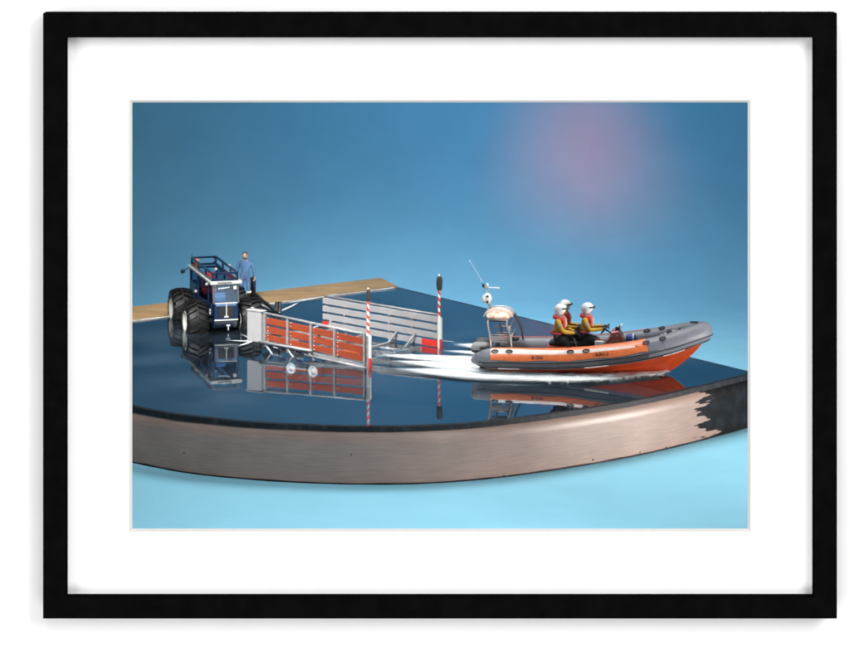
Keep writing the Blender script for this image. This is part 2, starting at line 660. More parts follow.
B = [(q1[0], YM + .005 - fl.y, q1[2]), (q1[1], YM + .005 - fl.y, q1[2]), (q1[1], YM + .005 - fl.y, q1[3]), (q1[0], YM + .005 - fl.y, q1[3])]
C2 = [(a[0], YM + .005 - fl.y, a[2]) for a in A]
mb.loft([A, B, C2], smooth=False, caps=False)
mb.build('mat_bevel', M['bevel'], fr)

# ------------------------------------------------------------------ paper sweep
ZT = -0.128
mb = MB()
mb.loft([[(-3, 5.09, ZT), (3, 5.09, ZT)], [(-3, 8.05, ZT), (3, 8.05, ZT)]], closed=False, smooth=False)
o = mb.build('ground', M['paper'])
o['kind'] = 'structure'
mb = MB()
secs = []
zb0 = ZT + 0.0005
secs.append([(-3.2, 7.86, zb0), (3.2, 7.86, zb0)])
for k in range(0, 25):
    a = R(90) * k / 24
    secs.append([(-3.2, 8.0 + .85 * math.sin(a), zb0 + .85 * (1 - math.cos(a))), (3.2, 8.0 + .85 * math.sin(a), zb0 + .85 * (1 - math.cos(a)))])
secs.append([(-3.2, 8.85, 2.6), (3.2, 8.85, 2.6)])
mb.loft(secs, closed=False)
o = mb.build('backdrop', M['backpaper'])
o['kind'] = 'structure'

# ------------------------------------------------------------------ model base: tray, rim, plank
arc_px = [(-92, 333), (-70, 352), (-30, 371), (30, 389), (80, 400), (132, 408.5), (200, 419.5), (300, 426.8), (400, 428.3), (480, 424), (560, 414.5),
          (640, 401.5), (700, 388.5), (748, 376.5), (757, 373.5)]
arc = [(v.x, v.y) for v in (W(*p) for p in arc_px)]
arc = crom(arc, 10)
pO = W(381, 279)
pC = W(397, 287.3)
pT = W(757, 373.5)
pL = W(-92, 333)
base = thing('model_base', 'curved wooden diorama base with brown rim and black brushed paint on its right end', 'display base', (0, 6.5, ZT))
bl = Vector((0, 6.5, ZT))
outline = list(arc) + [(pC.x, pC.y), (pO.x, pO.y)]
# orientation of outline: arc left->right, then back corner
cx = sum(p[0] for p in arc) / len(arc)


def inset(path, d):
    """shift an open path towards its left-hand side by d"""
    out = []
    for i, p in enumerate(path):
        a = Vector(path[max(i - 1, 0)])
        b = Vector(path[min(i + 1, len(path) - 1)])
        t = (b - a).normalized()
        nrm = Vector((-t.y, t.x))
        out.append((p[0] + nrm.x * d, p[1] + nrm.y * d))
    return out


mb = MB()
mb.uv = mb.bm.loops.layers.uv.new('UVMap')
inner = inset(arc, 0.012)
u = 0.0
us = [0.0]
for a, b in zip(arc, arc[1:]):
    u += (Vector(b) - Vector(a)).length
    us.append(u)
hz = 0.128
zseg = [0.0, 0.04, 0.09, hz + 0.001]
rows = []
for z in zseg:
    rows.append([mb.bm.verts.new((p[0], p[1] - bl.y, z)) for p in arc])
for zi in range(len(zseg) - 1):
    for i in range(len(arc) - 1):
        f = mb.bm.faces.new((rows[zi][i], rows[zi][i + 1], rows[zi + 1][i + 1], rows[zi + 1][i]))
        f.smooth = True
        for l, (uu, vv) in zip(f.loops, ((us[i], zseg[zi]), (us[i + 1], zseg[zi]), (us[i + 1], zseg[zi + 1]), (us[i], zseg[zi + 1]))):
            l[mb.uv].uv = (uu, vv)
ti = [mb.bm.verts.new((p[0], p[1] - bl.y, hz + 0.001)) for p in inner]
bi = [mb.bm.verts.new((p[0], p[1] - bl.y, 0.0)) for p in inner]
for i in range(len(arc) - 1):
    mb.bm.faces.new((rows[-1][i], rows[-1][i + 1], ti[i + 1], ti[i]))
    mb.bm.faces.new((ti[i], ti[i + 1], bi[i + 1], bi[i]))
rim_o = mb.build('curved_rim', M['rim'], base)
# where along the rim the black paint starts
lim = 0.0
for i, p in enumerate(arc):
    if (p[0] * F / p[1] + 425) < 716:
        lim = us[i]
PAINT.inputs[1].default_value = lim + 0.145
PAINT.inputs[2].default_value = lim + 0.152
# thin black edge strip on the rim's top, a little ragged
mb = MB()
e_out = inset(arc, -0.0025)
e_in = inset(arc, 0.013)
secs = []
for i in range(len(arc)):
    j = 0.0012 * noise.noise(Vector((arc[i][0] * 18, arc[i][1] * 18, 1)))
    lo = hz - 0.008 + j
    secs.append([(e_out[i][0], e_out[i][1] - bl.y, lo), (e_in[i][0], e_in[i][1] - bl.y, lo), (e_in[i][0], e_in[i][1] - bl.y, hz + 0.004 + j), (e_out[i][0], e_out[i][1] - bl.y, hz + 0.004 + j)])
mb.loft(secs, smooth=False)
mb.build('edge_strip', M['edge'], base)
# tray floor and straight back walls
mb = MB()
mb.prism([(p[0], p[1] - bl.y) for p in inner[::2]] + [(pC.x, pC.y - bl.y), (pO.x, pO.y - bl.y)], 0.006, 0.022)
mb.build('tray_floor', M['navyfloor'], base)
mb = MB()
for a, b in ((pT, pC), (pC, pO)):
    mb.bar(Vector((a.x, a.y - bl.y, hz / 2 + 0.001)), Vector((b.x, b.y - bl.y, hz / 2 + 0.001)), 0.01, hz - 0.004)
mb.bar(Vector((pO.x, pO.y - bl.y, hz / 2 - 0.004)), Vector((pL.x, pL.y - bl.y, hz / 2 - 0.004)), 0.012, hz - 0.012)
mb.build('back_wall', M['edge'], base)
# thin uneven dark line along the rim's foot
mb = MB()
fo = inset(arc, -0.0008)
mb.tube([(p[0], p[1] - bl.y, 0.0016) for p in fo], [0.0019 + 0.0014 * noise.noise(Vector((i * .35, 0, 9))) for i in range(len(fo))], 6)
mb.build('foot_edge', M['edge'], base)
# wooden plank along the far edge
pa, pb, pc, pd = W(-95, 334.5), W(381, 279), W(397.5, 287.5), W(-92, 350)
mb = MB()
mb.prism([(q.x, q.y - bl.y) for q in (pa, pd, pc, pb)], hz - 0.006, hz + 0.0035)
mb.build('edge_plank', M['plank'], base)
pk0, pk1 = W(-92, 350.2), W(394, 288.3)
mb = MB()
pts = []
for k in range(60):
    p = pk0.lerp(pk1, k / 59)
    j = 0.004 * noise.noise(Vector((k * .7, 3, 0)))
    pts.append((p.x, p.y - bl.y - 0.006 + j, hz + 0.0018))
mb.tube(pts, [0.0012 + 0.0022 * max(0, noise.noise(Vector((k * .23, 0, 5)))) for k in range(60)], 6)
mb.build('caulk_line', M['caulk'], base)
# little nails along the foot of the rim
for px, py in ((595, 460), (637, 452.5), (667, 447.5), (744, 392), (356, 455), (506, 476), (183, 453)):
    p = W(px, py, ZT + 0.006)
    best = min(range(len(arc)), key=lambda i: abs(arc[i][0] * F / arc[i][1] + 425 - px))
    q = Vector((arc[best][0], arc[best][1], 0))
    zz = H - (py - YH) * q.y / F
    mb = MB()
    mb.ball((q.x, q.y - bl.y - 0.0005, zz - ZT), (0.0020, 0.0014, 0.0020), 10)
    mb.build('nail', M['iron'], base)

# water sheet
mb = MB()
mb.poly([(p[0], p[1], 0) for p in inset(arc, 0.0135)] + [(pC.x - .004, pC.y - .008, 0), (pO.x, pO.y - .002, 0)])
o = mb.build('water', M['water'], recalc=False)
o['kind'] = 'structure'


# ------------------------------------------------------------------ people
def skin_person(name, root, J, E, rad, mats, emat, scale, extra=None):
    """J joints {key:(x,y,z)} in metres, E list of bones, rad radii, emat material index per bone"""
    keys = list(J)
    idx = {k: i for i, k in enumerate(keys)}
    me = bpy.data.meshes.new(name)
    me.from_pydata([J[k] for k in keys], [(idx[a], idx[b]) for a, b in E], [])
    o = bpy.data.objects.new(name, me)
    COL.objects.link(o)
    sk = o.modifiers.new('skin', 'SKIN')
    sk.use_smooth_shade = True
    lay = me.skin_vertices[0].data
    for k in keys:
        r = rad.get(k, 0.05)
        lay[idx[k]].radius = r if isinstance(r, tuple) else (r, r)
        lay[idx[k]].use_root = (k == 'pelvis')
    ss = o.modifiers.new('sub', 'SUBSURF')
    ss.levels = 2
    ss.render_levels = 2
    bpy.context.view_layer.update()
    m2 = bpy.data.meshes.new_from_object(o.evaluated_get(bpy.context.evaluated_depsgraph_get()))
    bpy.data.objects.remove(o)
    bpy.data.meshes.remove(me)
    m2.materials.clear()
    for mm in mats:
        m2.materials.append(mm)
    segs = [(Vector(J[a]), Vector(J[b]), emat[(a, b)]) for a, b in E]
    for p in m2.polygons:
        c = p.center
        best, bi = 1e9, 0
        for a, b, mi in segs:
            d = b - a
            t = max(0, min(1, (c - a).dot(d) / d.dot(d)))
            q = (c - a - d * t).length
            if q < best:
                best, bi = q, mi
        p.material_index = bi
        p.use_smooth = True
    bm = bmesh.new()
    bm.from_mesh(m2)
    if extra:
        w_ = MB()
        w_.bm = bm
        extra(w_)
    bm.to_mesh(m2)
    bm.free()
    m2.transform(Matrix.Scale(scale, 4))
    ob = bpy.data.objects.new(name, m2)
    COL.objects.link(ob)
    ob.parent = root
    return ob


def hand_bones(J, E, rad, emat, side, wrist, direction, palm_n, mi, curl=0.5):
    """palm and five unequal bent fingers growing from the wrist"""
    d = Vector(direction).normalized()
    n = Vector(palm_n).normalized()
    lat = d.cross(n).normalized()
    wv = Vector(J[wrist])
    pk = 'palm' + side
    J[pk] = tuple(wv + d * 0.06)
    rad[pk] = 0.034
    E.append((wrist, pk))
    emat[(wrist, pk)] = mi
    for f, (off, ln) in enumerate(((-.03, .085), (-.01, .10), (.012, .095), (.032, .075))):
        a, b, c = 'f%d%sa' % (f, side), 'f%d%sb' % (f, side), 'f%d%sc' % (f, side)
        p0 = wv + d * 0.095 + lat * off
        p1 = p0 + (d * (1 - curl) + n * curl).normalized() * ln * .5
        p2 = p1 + (d * (1 - 1.6 * curl) + n * curl * 1.6).normalized() * ln * .5
        for k, v, r in ((a, p0, .011), (b, p1, .0095), (c, p2, .0075)):
            J[k] = tuple(v)
            rad[k] = r
        for e in ((pk, a), (a, b), (b, c)):
            E.append(e)
            emat[e] = mi
    p0 = wv + d * .035 - lat * .04
    p1 = p0 + (d * .7 - lat * .5 + n * .4).normalized() * .045
    for k, v, r in (('t%sa' % side, p0, .014), ('t%sb' % side, p1, .010)):
        J[k] = tuple(v)
        rad[k] = r
    for e in ((pk, 't%sa' % side), ('t%sa' % side, 't%sb' % side)):
        E.append(e)
        emat[e] = mi


def make_crew(label, root_loc, rz, reach, scale=0.096, group='lifeboat crew in white helmets', lean=0.0):
    root = thing('person', label, 'person', root_loc, rz, group)
    J = {'pelvis': (0, 0, 0), 'spine': (.03 + lean * .3, 0, .2), 'chest': (.06 + lean * .7, 0, .40), 'neck': (.09 + lean, 0, .545), 'head': (.12 + lean, 0, .70)}
    E = [('pelvis', 'spine'), ('spine', 'chest'), ('chest', 'neck'), ('neck', 'head')]
    rad = {'pelvis': (.16, .13), 'spine': (.165, .12), 'chest': (.18, .125), 'neck': .065, 'head': .085}
    emat = {E[0]: 1, E[1]: 0, E[2]: 0, E[3]: 2}
    for s, sy in (('L', 1), ('R', -1)):
        J['sh' + s] = (.05 + lean * .8, sy * .2, .455)
        J['el' + s] = (.19 + lean, sy * .27, .22)
        rx, ry, rzz = reach[s]
        J['wr' + s] = (rx, sy * ry, rzz)
        J['hip' + s] = (.05, sy * .1, -.03)
        J['kn' + s] = (.40, sy * .22, -.09)
        J['an' + s] = (.30, sy * .22, -.47)
        J['to' + s] = (.48, sy * .23, -.52)
        rad.update({'sh' + s: .085, 'el' + s: .066, 'wr' + s: .042, 'hip' + s: .115, 'kn' + s: .085, 'an' + s: .062, 'to' + s: .05})
        for e, mi in ((('chest', 'sh' + s), 0), (('sh' + s, 'el' + s), 0), (('el' + s, 'wr' + s), 0), (('pelvis', 'hip' + s), 1),
                      (('hip' + s, 'kn' + s), 1), (('kn' + s, 'an' + s), 1), (('an' + s, 'to' + s), 1)):
            E.append(e)
            emat[e] = mi
        hand_bones(J, E, rad, emat, s, 'wr' + s, Vector(J['wr' + s]) - Vector(J['el' + s]), (0, 0, -1), 1, .55)
    hv = Vector(J['head'])

    def face(m_):
        m_.mi = 2
        m_.ball(hv + Vector((.012, 0, .01)), (.092, .078, .11), 18)
        m_.ball(hv + Vector((.105, 0, -.005)), (.022, .014, .022), 8)
        m_.mi = 3
        for sy in (1, -1):
            m_.ball(hv + Vector((.092, sy * .032, .022)), (.012, .012, .009), 8)
        m_.box(hv + Vector((.097, 0, -.052)), (.008, .045, .008))
    body = skin_person('body', root, J, E, rad, [M['yellow'], M['darkcloth'], M['skin'], M['black']], emat, scale, face)
    k = scale
    # helmet: open-faced shell with visor peak, and chin strap
    mb = MB()
    c = hv + Vector((-.005, 0, .035))
    n = 24
    rings = []
    for i in range(12):
        th = R(4) + R(128) * i / 11
        ring = []
        for j in range(n):
            ph = 2 * math.pi * j / n
            lim_ = th
            fwd = max(0, math.cos(ph))
            lim_ = min(th, R(132) - fwd ** 1.5 * R(62))
            ring.append((c + Vector((.172 * math.sin(lim_) * math.cos(ph), .158 * math.sin(lim_) * math.sin(ph), .168 * math.cos(lim_)))) * k)
        rings.append(ring)
    mb.loft(rings, caps=False)
    mb.poly(rings[0])
    hel = mb.build('helmet', M['helmet'], root)
    sol = hel.modifiers.new('thickness', 'SOLIDIFY')
    sol.thickness = .012 * k
    mb = MB()
    pts = [(c + Vector((.166 * math.cos(a) + .02, .152 * math.sin(a), .052))) * k for a in [R(-75 + 15 * i) for i in range(11)]]
    mb.tube(pts, .02 * k, 6)
    mb.build('visor', M['black'], hel)
    mb = MB()
    pts = [(hv + Vector((.035 * math.sin(a * 1.0), .10 * math.cos(a), -.02 - .1 * math.sin(a)))) * k for a in [R(180 * i / 10) for i in range(11)]]
    mb.tube(pts, .011 * k, 6)
    mb.build('chin_strap', M['black'], hel)
    # life jacket: red collar and two front lobes with pale piping
    mb = MB()
    cv, nv = Vector(J['chest']), Vector(J['neck'])
    pts = []
    for sy in (1,):
        pts = [cv + Vector((.135, .085, -.12)), cv + Vector((.15, .095, 0)), nv + Vector((.09, .105, -.03)), nv + Vector((-.02, .125, .0)),
               nv + Vector((-.115, .06, .01)), nv + Vector((-.125, 0, .015)), nv + Vector((-.115, -.06, .01)), nv + Vector((-.02, -.125, 0)),
               nv + Vector((.09, -.105, -.03)), cv + Vector((.15, -.095, 0)), cv + Vector((.135, -.085, -.12))]
    pp = [Vector(p) * k for p in crom([tuple(p) for p in pts], 5)]
    mb.tube(pp, [.058 * k] * len(pp), 10)
    lj = mb.build('life_jacket', M['vest'], root)
    mb = MB()
    pp2 = [p + Vector((.02, 0, .052)) * k if p.z > (nv.z - .06) * k else p + Vector((.058, 0, .01)) * k for p in pp]
    mb.tube(pp2, .014 * k, 6)
    mb.build('piping', M['stripe'], lj)
    mb = MB()
    sp = Vector(J['spine'])
    mb.tube([(sp + Vector((.155 * math.cos(a), .185 * math.sin(a), -.05))) * k for a in [2 * math.pi * i / 20 for i in range(20)]], .03 * k, 6, closed=True)
    mb.build('belt', M['seatred'], root)
    # reflective band round each upper arm
    for s in ('L', 'R'):
        a, b = Vector(J['sh' + s]), Vector(J['el' + s])
        mb = MB()
        p = a.lerp(b, .45)
        d = (b - a).normalized()
        mb.tube([(p - d * .018) * k, (p + d * .018) * k], .083 * k, 14)
        mb.build('arm_band', M['steel'], root)
    return root


# ------------------------------------------------------------------ lifeboat
BR = R(-8)
boat = thing('lifeboat', 'grey and orange rigid inflatable lifeboat with gantry speeding across the water', 'boat', (0.172, 6.447, 0.0), BR)
BF = Vector((math.cos(BR), math.sin(BR), 0))
BLv = Vector((-math.sin(BR), math.cos(BR), 0))


def bw(x, y, z):
    return Vector((0.172, 6.447, 0)) + BF * x + BLv * y + Vector((0, 0, z))


half = [(-.046, -.074, .0335, .0045), (-.040, -.0745, .035, .0095), (-.024, -.075, .038, .0185), (-.004, -.075, .040, .0245), (.03, -.075, .0415, .026), (.10, -.0755, .0420, .0262),
        (.164, -.0757, .0438, .0262), (.225, -.0757, .0480, .0262), (.284, -.075, .0552, .0262), (.345, -.0725, .0635, .0262), (.40, -.066, .0745, .0260),
        (.445, -.0555, .0850, .0256), (.485, -.040, .0965, .0250), (.515, -.020, .1045, .0245)]
ctrl = half + [(.527, 0, .1075, .0243)] + [(a, -b, c, r) for a, b, c, r in half[::-1]]
path = crom(ctrl, 6)
NP = len(path)


def tframe(i):
    p = Vector(path[i][:3])
    a = Vector(path[max(i - 1, 0)][:3])
    b = Vector(path[min(i + 1, NP - 1)][:3])
    t = (b - a).normalized()
    outv = t.cross(Vector((0, 0, 1)))
    outv.normalize()
    up = outv.cross(t).normalized()
    return p, t, outv, up, path[i][3]


def tpoint(i, ang, k=1.0, lift=0.0):
    p, t, o_, u_, r = tframe(i)
    a = R(ang)
    return p + (o_ * math.cos(a) + u_ * math.sin(a)) * (r * k + lift)


def near_index(d):
    return min(range(NP // 2), key=lambda i: abs(path[i][0] - d))


mb = MB()
secs = [[tpoint(i, 360 * k / 28) for k in range(28)] for i in range(NP)]
mb.loft(secs)
tube_o = mb.build('inflatable_tube', M['tubegrey'], boat)
# dark end cones
for rng, in ((range(0, 13),), (range(NP - 13, NP),)):
    mb = MB()
    mb.loft([[tpoint(i, 360 * k / 24, 1.02, .0002) for k in range(24)] for i in rng])
    mb.build('end_cone', M['tubedark'] if rng[0] else M['tubegrey'], tube_o)
# rubbing strakes: thin black line mid tube and a darker band low down
for ang, wd, thick in ((-14, 0.0024, .0013), (-47, 0.0030, .0012)):
    mb = MB()
    pts = [tpoint(i, ang, 1.0, .0004) for i in range(10, NP - 10)]
    mb.tube(pts, wd * .62, 6)
    mb.build('rubbing_strake', M['black'], tube_o)
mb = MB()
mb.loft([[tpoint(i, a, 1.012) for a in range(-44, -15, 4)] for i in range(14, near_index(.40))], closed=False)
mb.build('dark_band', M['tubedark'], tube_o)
# tube seams
for d in (.16, .30, .43):
    for i in (near_index(d), NP - 1 - near_index(d)):
        mb = MB()
        mb.tube([tpoint(i, a, 1.0, 0) for a in range(0, 360, 15)], .0007, 5, closed=True)
        mb.build('seam', M['tubegrey'], tube_o)
# coloured cover on each side of the tube: pale top stripe over an orange band with a wavy lower hem
for side in (0, 1):
    i0, i1 = near_index(.006), near_index(.392)
    idx = list(range(i0, i1 + 1))
    if side:
        idx = [NP - 1 - i for i in idx]
    mb = MB()
    secs = []
    for q, i in enumerate(idx):
        low = -1 + 3.5 * math.sin(q * .55) + 3 * noise.noise(Vector((q * .4, side, 0)))
        secs.append([tpoint(i, low + (34 - low) * k / 6, 1.02, .0004) for k in range(7)])
    mb.loft(secs, closed=False)
    cov = mb.build('orange_cover', M['orange'], tube_o)
    mb = MB()
    secs = []
    i2 = len(idx) - 3
    for q, i in enumerate(idx[:i2]):
        f = q / i2
        secs.append([tpoint(i, 34 + ((76 - 32 * f) - 34) * k / 6, 1.022, .0004) for k in range(7)])
    mb.loft(secs, closed=False)
    mb.build('pale_stripe', M['stripe'], tube_o)
    mb = MB()
    secs = []
    for q, i in enumerate(idx):
        f = min(1, q / i2)
        a0 = (76 - 32 * f) if q < i2 else 34
        secs.append([tpoint(i, a0 + (96 - a0) * k / 4, 1.02, .0003) for k in range(5)])
    mb.loft(secs, closed=False)
    mb.build('top_band', M['orange'], tube_o)
    if side == 0:
        cover_near = cov
# registration letters on the near cover
for txt, d0, sz in (('B-566', .118, .0125), ('R.N.L.I.', .283, .0115)):
    i = near_index(d0)
    p, t, o_, u_, r = tframe(i)
    a = R(17)
    nrm = o_ * math.cos(a) + u_ * math.sin(a)
    x = t
    y = nrm.cross(x).normalized()
    mt = Matrix((x, y, nrm)).transposed().to_4x4()
    mt.translation = p + nrm * (r * 1.02 + .0010)
    lettering(txt, sz, 'lettering', M['letter'], cover_near, mt)
# grab handles
for d, ang in ((.014, 50), (.055, 50), (.203, 47), (.246, 46), (.388, 48), (.428, 52)):
    for side in (0, 1):
        i = near_index(d)
        if side:
            i = NP - 1 - i
        aa = ang if side == 0 else 118
        p, t, o_, u_, r = tframe(i)
        a = R(aa)
        nrm = o_ * math.cos(a) + u_ * math.sin(a)
        b_ = nrm.cross(t).normalized()
        c = p + nrm * (r * 1.022 + .0012)
        mb = MB()
        mb.tube([c + t * .0082 * math.cos(q) + b_ * .0044 * math.sin(q) for q in [2 * math.pi * j / 16 for j in range(16)]], .0013, 6, closed=True)
        mb.bar(c - t * .006 + nrm * .0012, c + t * .006 + nrm * .0012, .0018, .0014, up=nrm)
        mb.build('grab_handle', M['black'], tube_o)
# white rubbing plates under the tube
for d, ln in ((.050, .062), (.262, .055), (.448, .052)):
    for side in (0, 1):
        ia, ib = near_index(d - ln / 2), near_index(d + ln / 2)
        idx = list(range(ia, max(ib, ia + 2) + 1))
        if side:
            idx = [NP - 1 - i for i in idx]
        mb = MB()
        a0 = -58
        mb.loft([[tpoint(i, a0, 1.03), tpoint(i, a0 + 11, 1.03), tpoint(i, a0 + 11, 1.09), tpoint(i, a0, 1.09)] for i in idx], smooth=False)
        mb.build('rubbing_plate', M['white'], tube_o)

# hull: V sections below the tube
HS = [(-.002, -.022, .050, .002, .066, .030), (.10, -.021, .053, .006, .067, .030), (.20, -.019, .055, .013, .067, .034), (.29, -.014, .055, .024, .066, .042),
      (.36, -.007, .051, .037, .061, .052), (.415, -.001, .044, .050, .053, .064), (.445, .007, .037, .058, .044, .072), (.475, .027, .026, .069, .034, .081),
      (.505, .054, .013, .082, .019, .090), (.522, .074, .003, .090, .006, .096)]
HS = crom(HS, 4)
mb = MB()
secs = []
for d, kz, cy, cz, ty, tz in HS:
    s = []
    for sy in (-1, 1):
        L = [(d, sy * ty, tz), (d, sy * (cy + .003), cz + .004), (d, sy * cy, cz), (d, sy * cy * .62, kz + (cz - kz) * .58 + .002), (d, sy * cy * .6, kz + (cz - kz) * .54),
             (d, sy * cy * .3, kz + (cz - kz) * .27), ]
        s.append(L)
    secs.append(s[0] + [(d, 0, kz)] + s[1][::-1])
mb.loft(secs, smooth=False)
hull_o = mb.build('hull', M['hull'], boat)
# black chine line where hull meets tube
mb = MB()
for sy in (-1, 1):
    mb.tube([(d, sy * (ty + .002), tz - .001) for d, kz, cy, cz, ty, tz in HS], .0032, 8)
mb.build('chine_rail', M['black'], hull_o)
mb = MB()
for sy in (-1,):
    for j in range(2):
        mb.box((.466 + j * .007, sy * .0405, .063 + .0033 * j), (.005, .002, .004))
mb.build('draught_mark', M['stripe'], hull_o)
# deck and transom
mb = MB()
secs = []
for d in [i * .02 for i in range(25)]:
    i = near_index(d)
    p = path[i]
    wy = max(.006, abs(p[1]) - .004)
    z = p[2] - .012
    secs.append([(d, -wy, z), (d, wy, z), (d, wy, z - .006), (d, -wy, z - .006)])
mb.loft(secs, smooth=False)
mb.build('deck', M['deck'], boat)
mb = MB()
mb.box((.004, 0, .035), (.012, .11, .055), bev=.002)
mb.build('transom', M['tubegrey'], boat)
# outboard engines
for sy in (-1, 1):
    mb = MB()
    secs = []
    for z, l, w_, off in ((.040, .030, .020, 0), (.050, .044, .026, -.002), (.060, .048, .029, -.003), (.0685, .042, .026, -.001), (.0715, .028, .018, 0)):
        ring = []
        for k in range(16):
            a = 2 * math.pi * k / 16
            ca, sa = math.cos(a), math.sin(a)
            ring.append((-.026 + off + l / 2 * abs(ca) ** .6 * (1 if ca > 0 else -1), sy * .030 + w_ / 2 * abs(sa) ** .6 * (1 if sa > 0 else -1), z))
        secs.append(ring)
    mb.loft(secs)
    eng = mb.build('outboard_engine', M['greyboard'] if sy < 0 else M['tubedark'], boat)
    mb = MB()
    mb.box((-.026, sy * .030, .051), (.047, .0295, .006), bev=.001)
    mb.build('cowl_band', M['black'], eng)
    mb = MB()
    mb.box((-.022, sy * .030, .012), (.016, .012, .062), bev=.003)
    mb.build('engine_leg', M['black'], eng)

# gantry: two hoops, cross rails, foot plates, lockers
gan = MB()
rt = .0027


def hoop(dt, db, zt_, zb_, y_t=.050, y_b=.064):
    pts = [(db, -y_b, zb_), (db * .6 + dt * .4, -(y_b * .7 + y_t * .3), zb_ + (zt_ - zb_) * .5), (dt, -y_t, zt_ - .014), (dt - .0005, -y_t + .006, zt_ - .004), (dt, -y_t + .016, zt_),
           (dt, 0, zt_ + .001), (dt, y_t - .016, zt_), (dt - .0005, y_t - .006, zt_ - .004), (dt, y_t, zt_ - .014), (db * .6 + dt * .4, (y_b * .7 + y_t * .3), zb_ + (zt_ - zb_) * .5), (db, y_b, zb_)]
    gan.tube(crom([(x + .13 * (y + .05), y, z) for x, y, z in pts], 4), rt, 8)


hoop(-.008, .004, .134, .056)
hoop(.040, .056, .134, .058)
for y_, in ((-.046,), (.046,)):
    gan.tube([(-.008, y_, .132), (.040, y_, .132)], rt * .8, 8)
for z, yy, dA, dB in ((.096, .056, -.003, .047), (.079, .060, .001, .051)):
    for sy in (-1, 1):
        gan.tube([(dA, sy * yy, z), (dB, sy * yy, z)], rt * .75, 8)
for z in (.113, .092):
    gan.tube([(.046 + (.113 - z) * .25, -.055, z), (.046 + (.113 - z) * .25, .055, z)], rt * .8, 8)
gantry = gan.build('gantry', M['alu'], boat)
mb = MB()
mb.box((.044, .005, .104), (.003, .070, .010), bev=.0008)
mb.build('name_board', M['greyboard'], gantry)
mb = MB()
mb.box((.022, -.0585, .0875), (.044, .003, .010), bev=.0008)
mb.build('side_plate', M['greyboard'], gantry)
mb = MB()
mb.box((.016, -.030, .1295), (.046, .030, .005), bev=.001)
mb.build('under_tray', M['black'], gantry)
# folded righting bag on top
mb = MB()
secs = []
for q in range(13):
    t = -1 + 2 * q / 12
    y = t * .047
    hgt = .017 * math.sqrt(max(0.02, 1 - t * t)) + .001
    wd = .034 * (1 - .25 * t * t)
    secs.append([(.016 + wd * math.cos(a), y, .1355 + hgt * math.sin(a) * (1 + .18 * noise.noise(Vector((q * .9, a * 2, 0))))) for a in [math.pi * j / 10 for j in range(11)]])
mb.loft(secs)
mb.build('righting_bag', M['bag'], gantry)
mb = MB()
for q in (-.025, 0.002, .028):
    mb.tube([(.016 + .036 * math.cos(a), q, .1355 + .0185 * math.sin(a)) for a in [math.pi * j / 12 for j in range(13)]], .0014, 6)
mb.build('bag_strap', M['stripe'], gantry)
# mast with dome, crossbar, lamps and whip aerial
mb = MB()
mb.tube([(-.004, .004, .138), (-.020, .004, .205)], [.0030, .0022], 8)
mast = mb.build('mast', M['alu'], boat)
mb = MB()
mb.ball((-.0145, -.004, .178), (.0115, .010, .0135), 18)
mb.ball((-.021, -.006, .176), (.0075, .008, .010), 14)
mb.build('radar_dome', M['white'], mast)
mb = MB()
for z in (.170, .184):
    mb.box((-.013, -.0125, z), (.006, .004, .005), bev=.0008)
mb.build('dome_bracket', M['black'], mast)
mb = MB()
mb.tube([(-.027, .004, .2035), (.016, .004, .2035)], .0016, 6)
mb.build('crossbar', M['white'], mast)
for q, (dx, hh) in enumerate(((-.025, .009), (-.015, .010))):
    mb = MB()
    mb.lathe([(.0, 0), (.0032, 0), (.0034, hh * .6), (.002, hh), (0, hh)], (dx, .004, .2045), n=12)
    mb.build('navigation_lamp', M['black'] if q == 0 else M['white'], mast)
mb = MB()
mb.tube([(-.022, .004, .206), (-.040, .004, .240), (-.060, .004, .270)], [.0008, .0005, .0004], 6)
mb.ball((-.060, .004, .270), .0016, 8)
mb.build('whip_aerial', M['white'], mast)

# seat pod, console, wheel, lockers
mb = MB()
mb.box((.205, 0, .0515), (.135, .052, .028), bev=.006)
pod = mb.build('seat_pod', M['hull'], boat)
mb = MB()
mb.box((.185, -.0, .070), (.085, .040, .012), bev=.005)
mb.box((.245, -.0, .074), (.050, .040, .018), bev=.006)
mb.build('seat_cushion', M['black'], pod)
mb = MB()
mb.box((.219, 0, .098), (.008, .036, .034), Matrix.Rotation(R(-10), 3, 'Y'), bev=.003)
mb.box((.212, .012, .088), (.03, .012, .03), bev=.003)
mb.build('backrest', M['black'], pod)
mb = MB()
prof = [(.288, .050), (.288, .078), (.300, .104), (.318, .108), (.328, .090), (.330, .052)]
secs = []
for y, k in ((-.026, .94), (-.024, 1), (.024, 1), (.026, .94)):
    secs.append([(.309 + (a - .309) * k, y, .078 + (b - .078) * k) for a, b in prof])
mb.loft(secs, smooth=False)
con = mb.build('console', M['hull'], boat)
mb = MB()
for x, z in ((.300, .094), (.305, .083), (.314, .095), (.316, .082), (.298, .076)):
    mb.lathe([(0, -.0274), (.0034, -.0274), (.0034, -.0255), (0, -.0255)], (x, 0, z), axis='y', n=12)
mb.build('gauge', M['steel'], con)
mb = MB()
mb.tube([(.305 + .0085 * math.cos(a), -.0275, .062 + .0085 * math.sin(a)) for a in [2 * math.pi * j / 18 for j in range(18)]], .0026, 8, closed=True)
mb.lathe([(0, -.0268), (.006, -.0268), (.006, -.0255), (0, -.0255)], (.305, 0, .062), axis='y', n=16)
mb.build('hose_reel', M['black'], con)
mb = MB()
ax = Vector((-.75, 0, .66)).normalized()
e1 = Vector((0, 1, 0))
e2 = ax.cross(e1)
wc = Vector((.283, 0, .108))
mb.tube([wc + (e1 * math.cos(a) + e2 * math.sin(a)) * .0155 for a in [2 * math.pi * j / 22 for j in range(22)]], .0017, 6, closed=True)
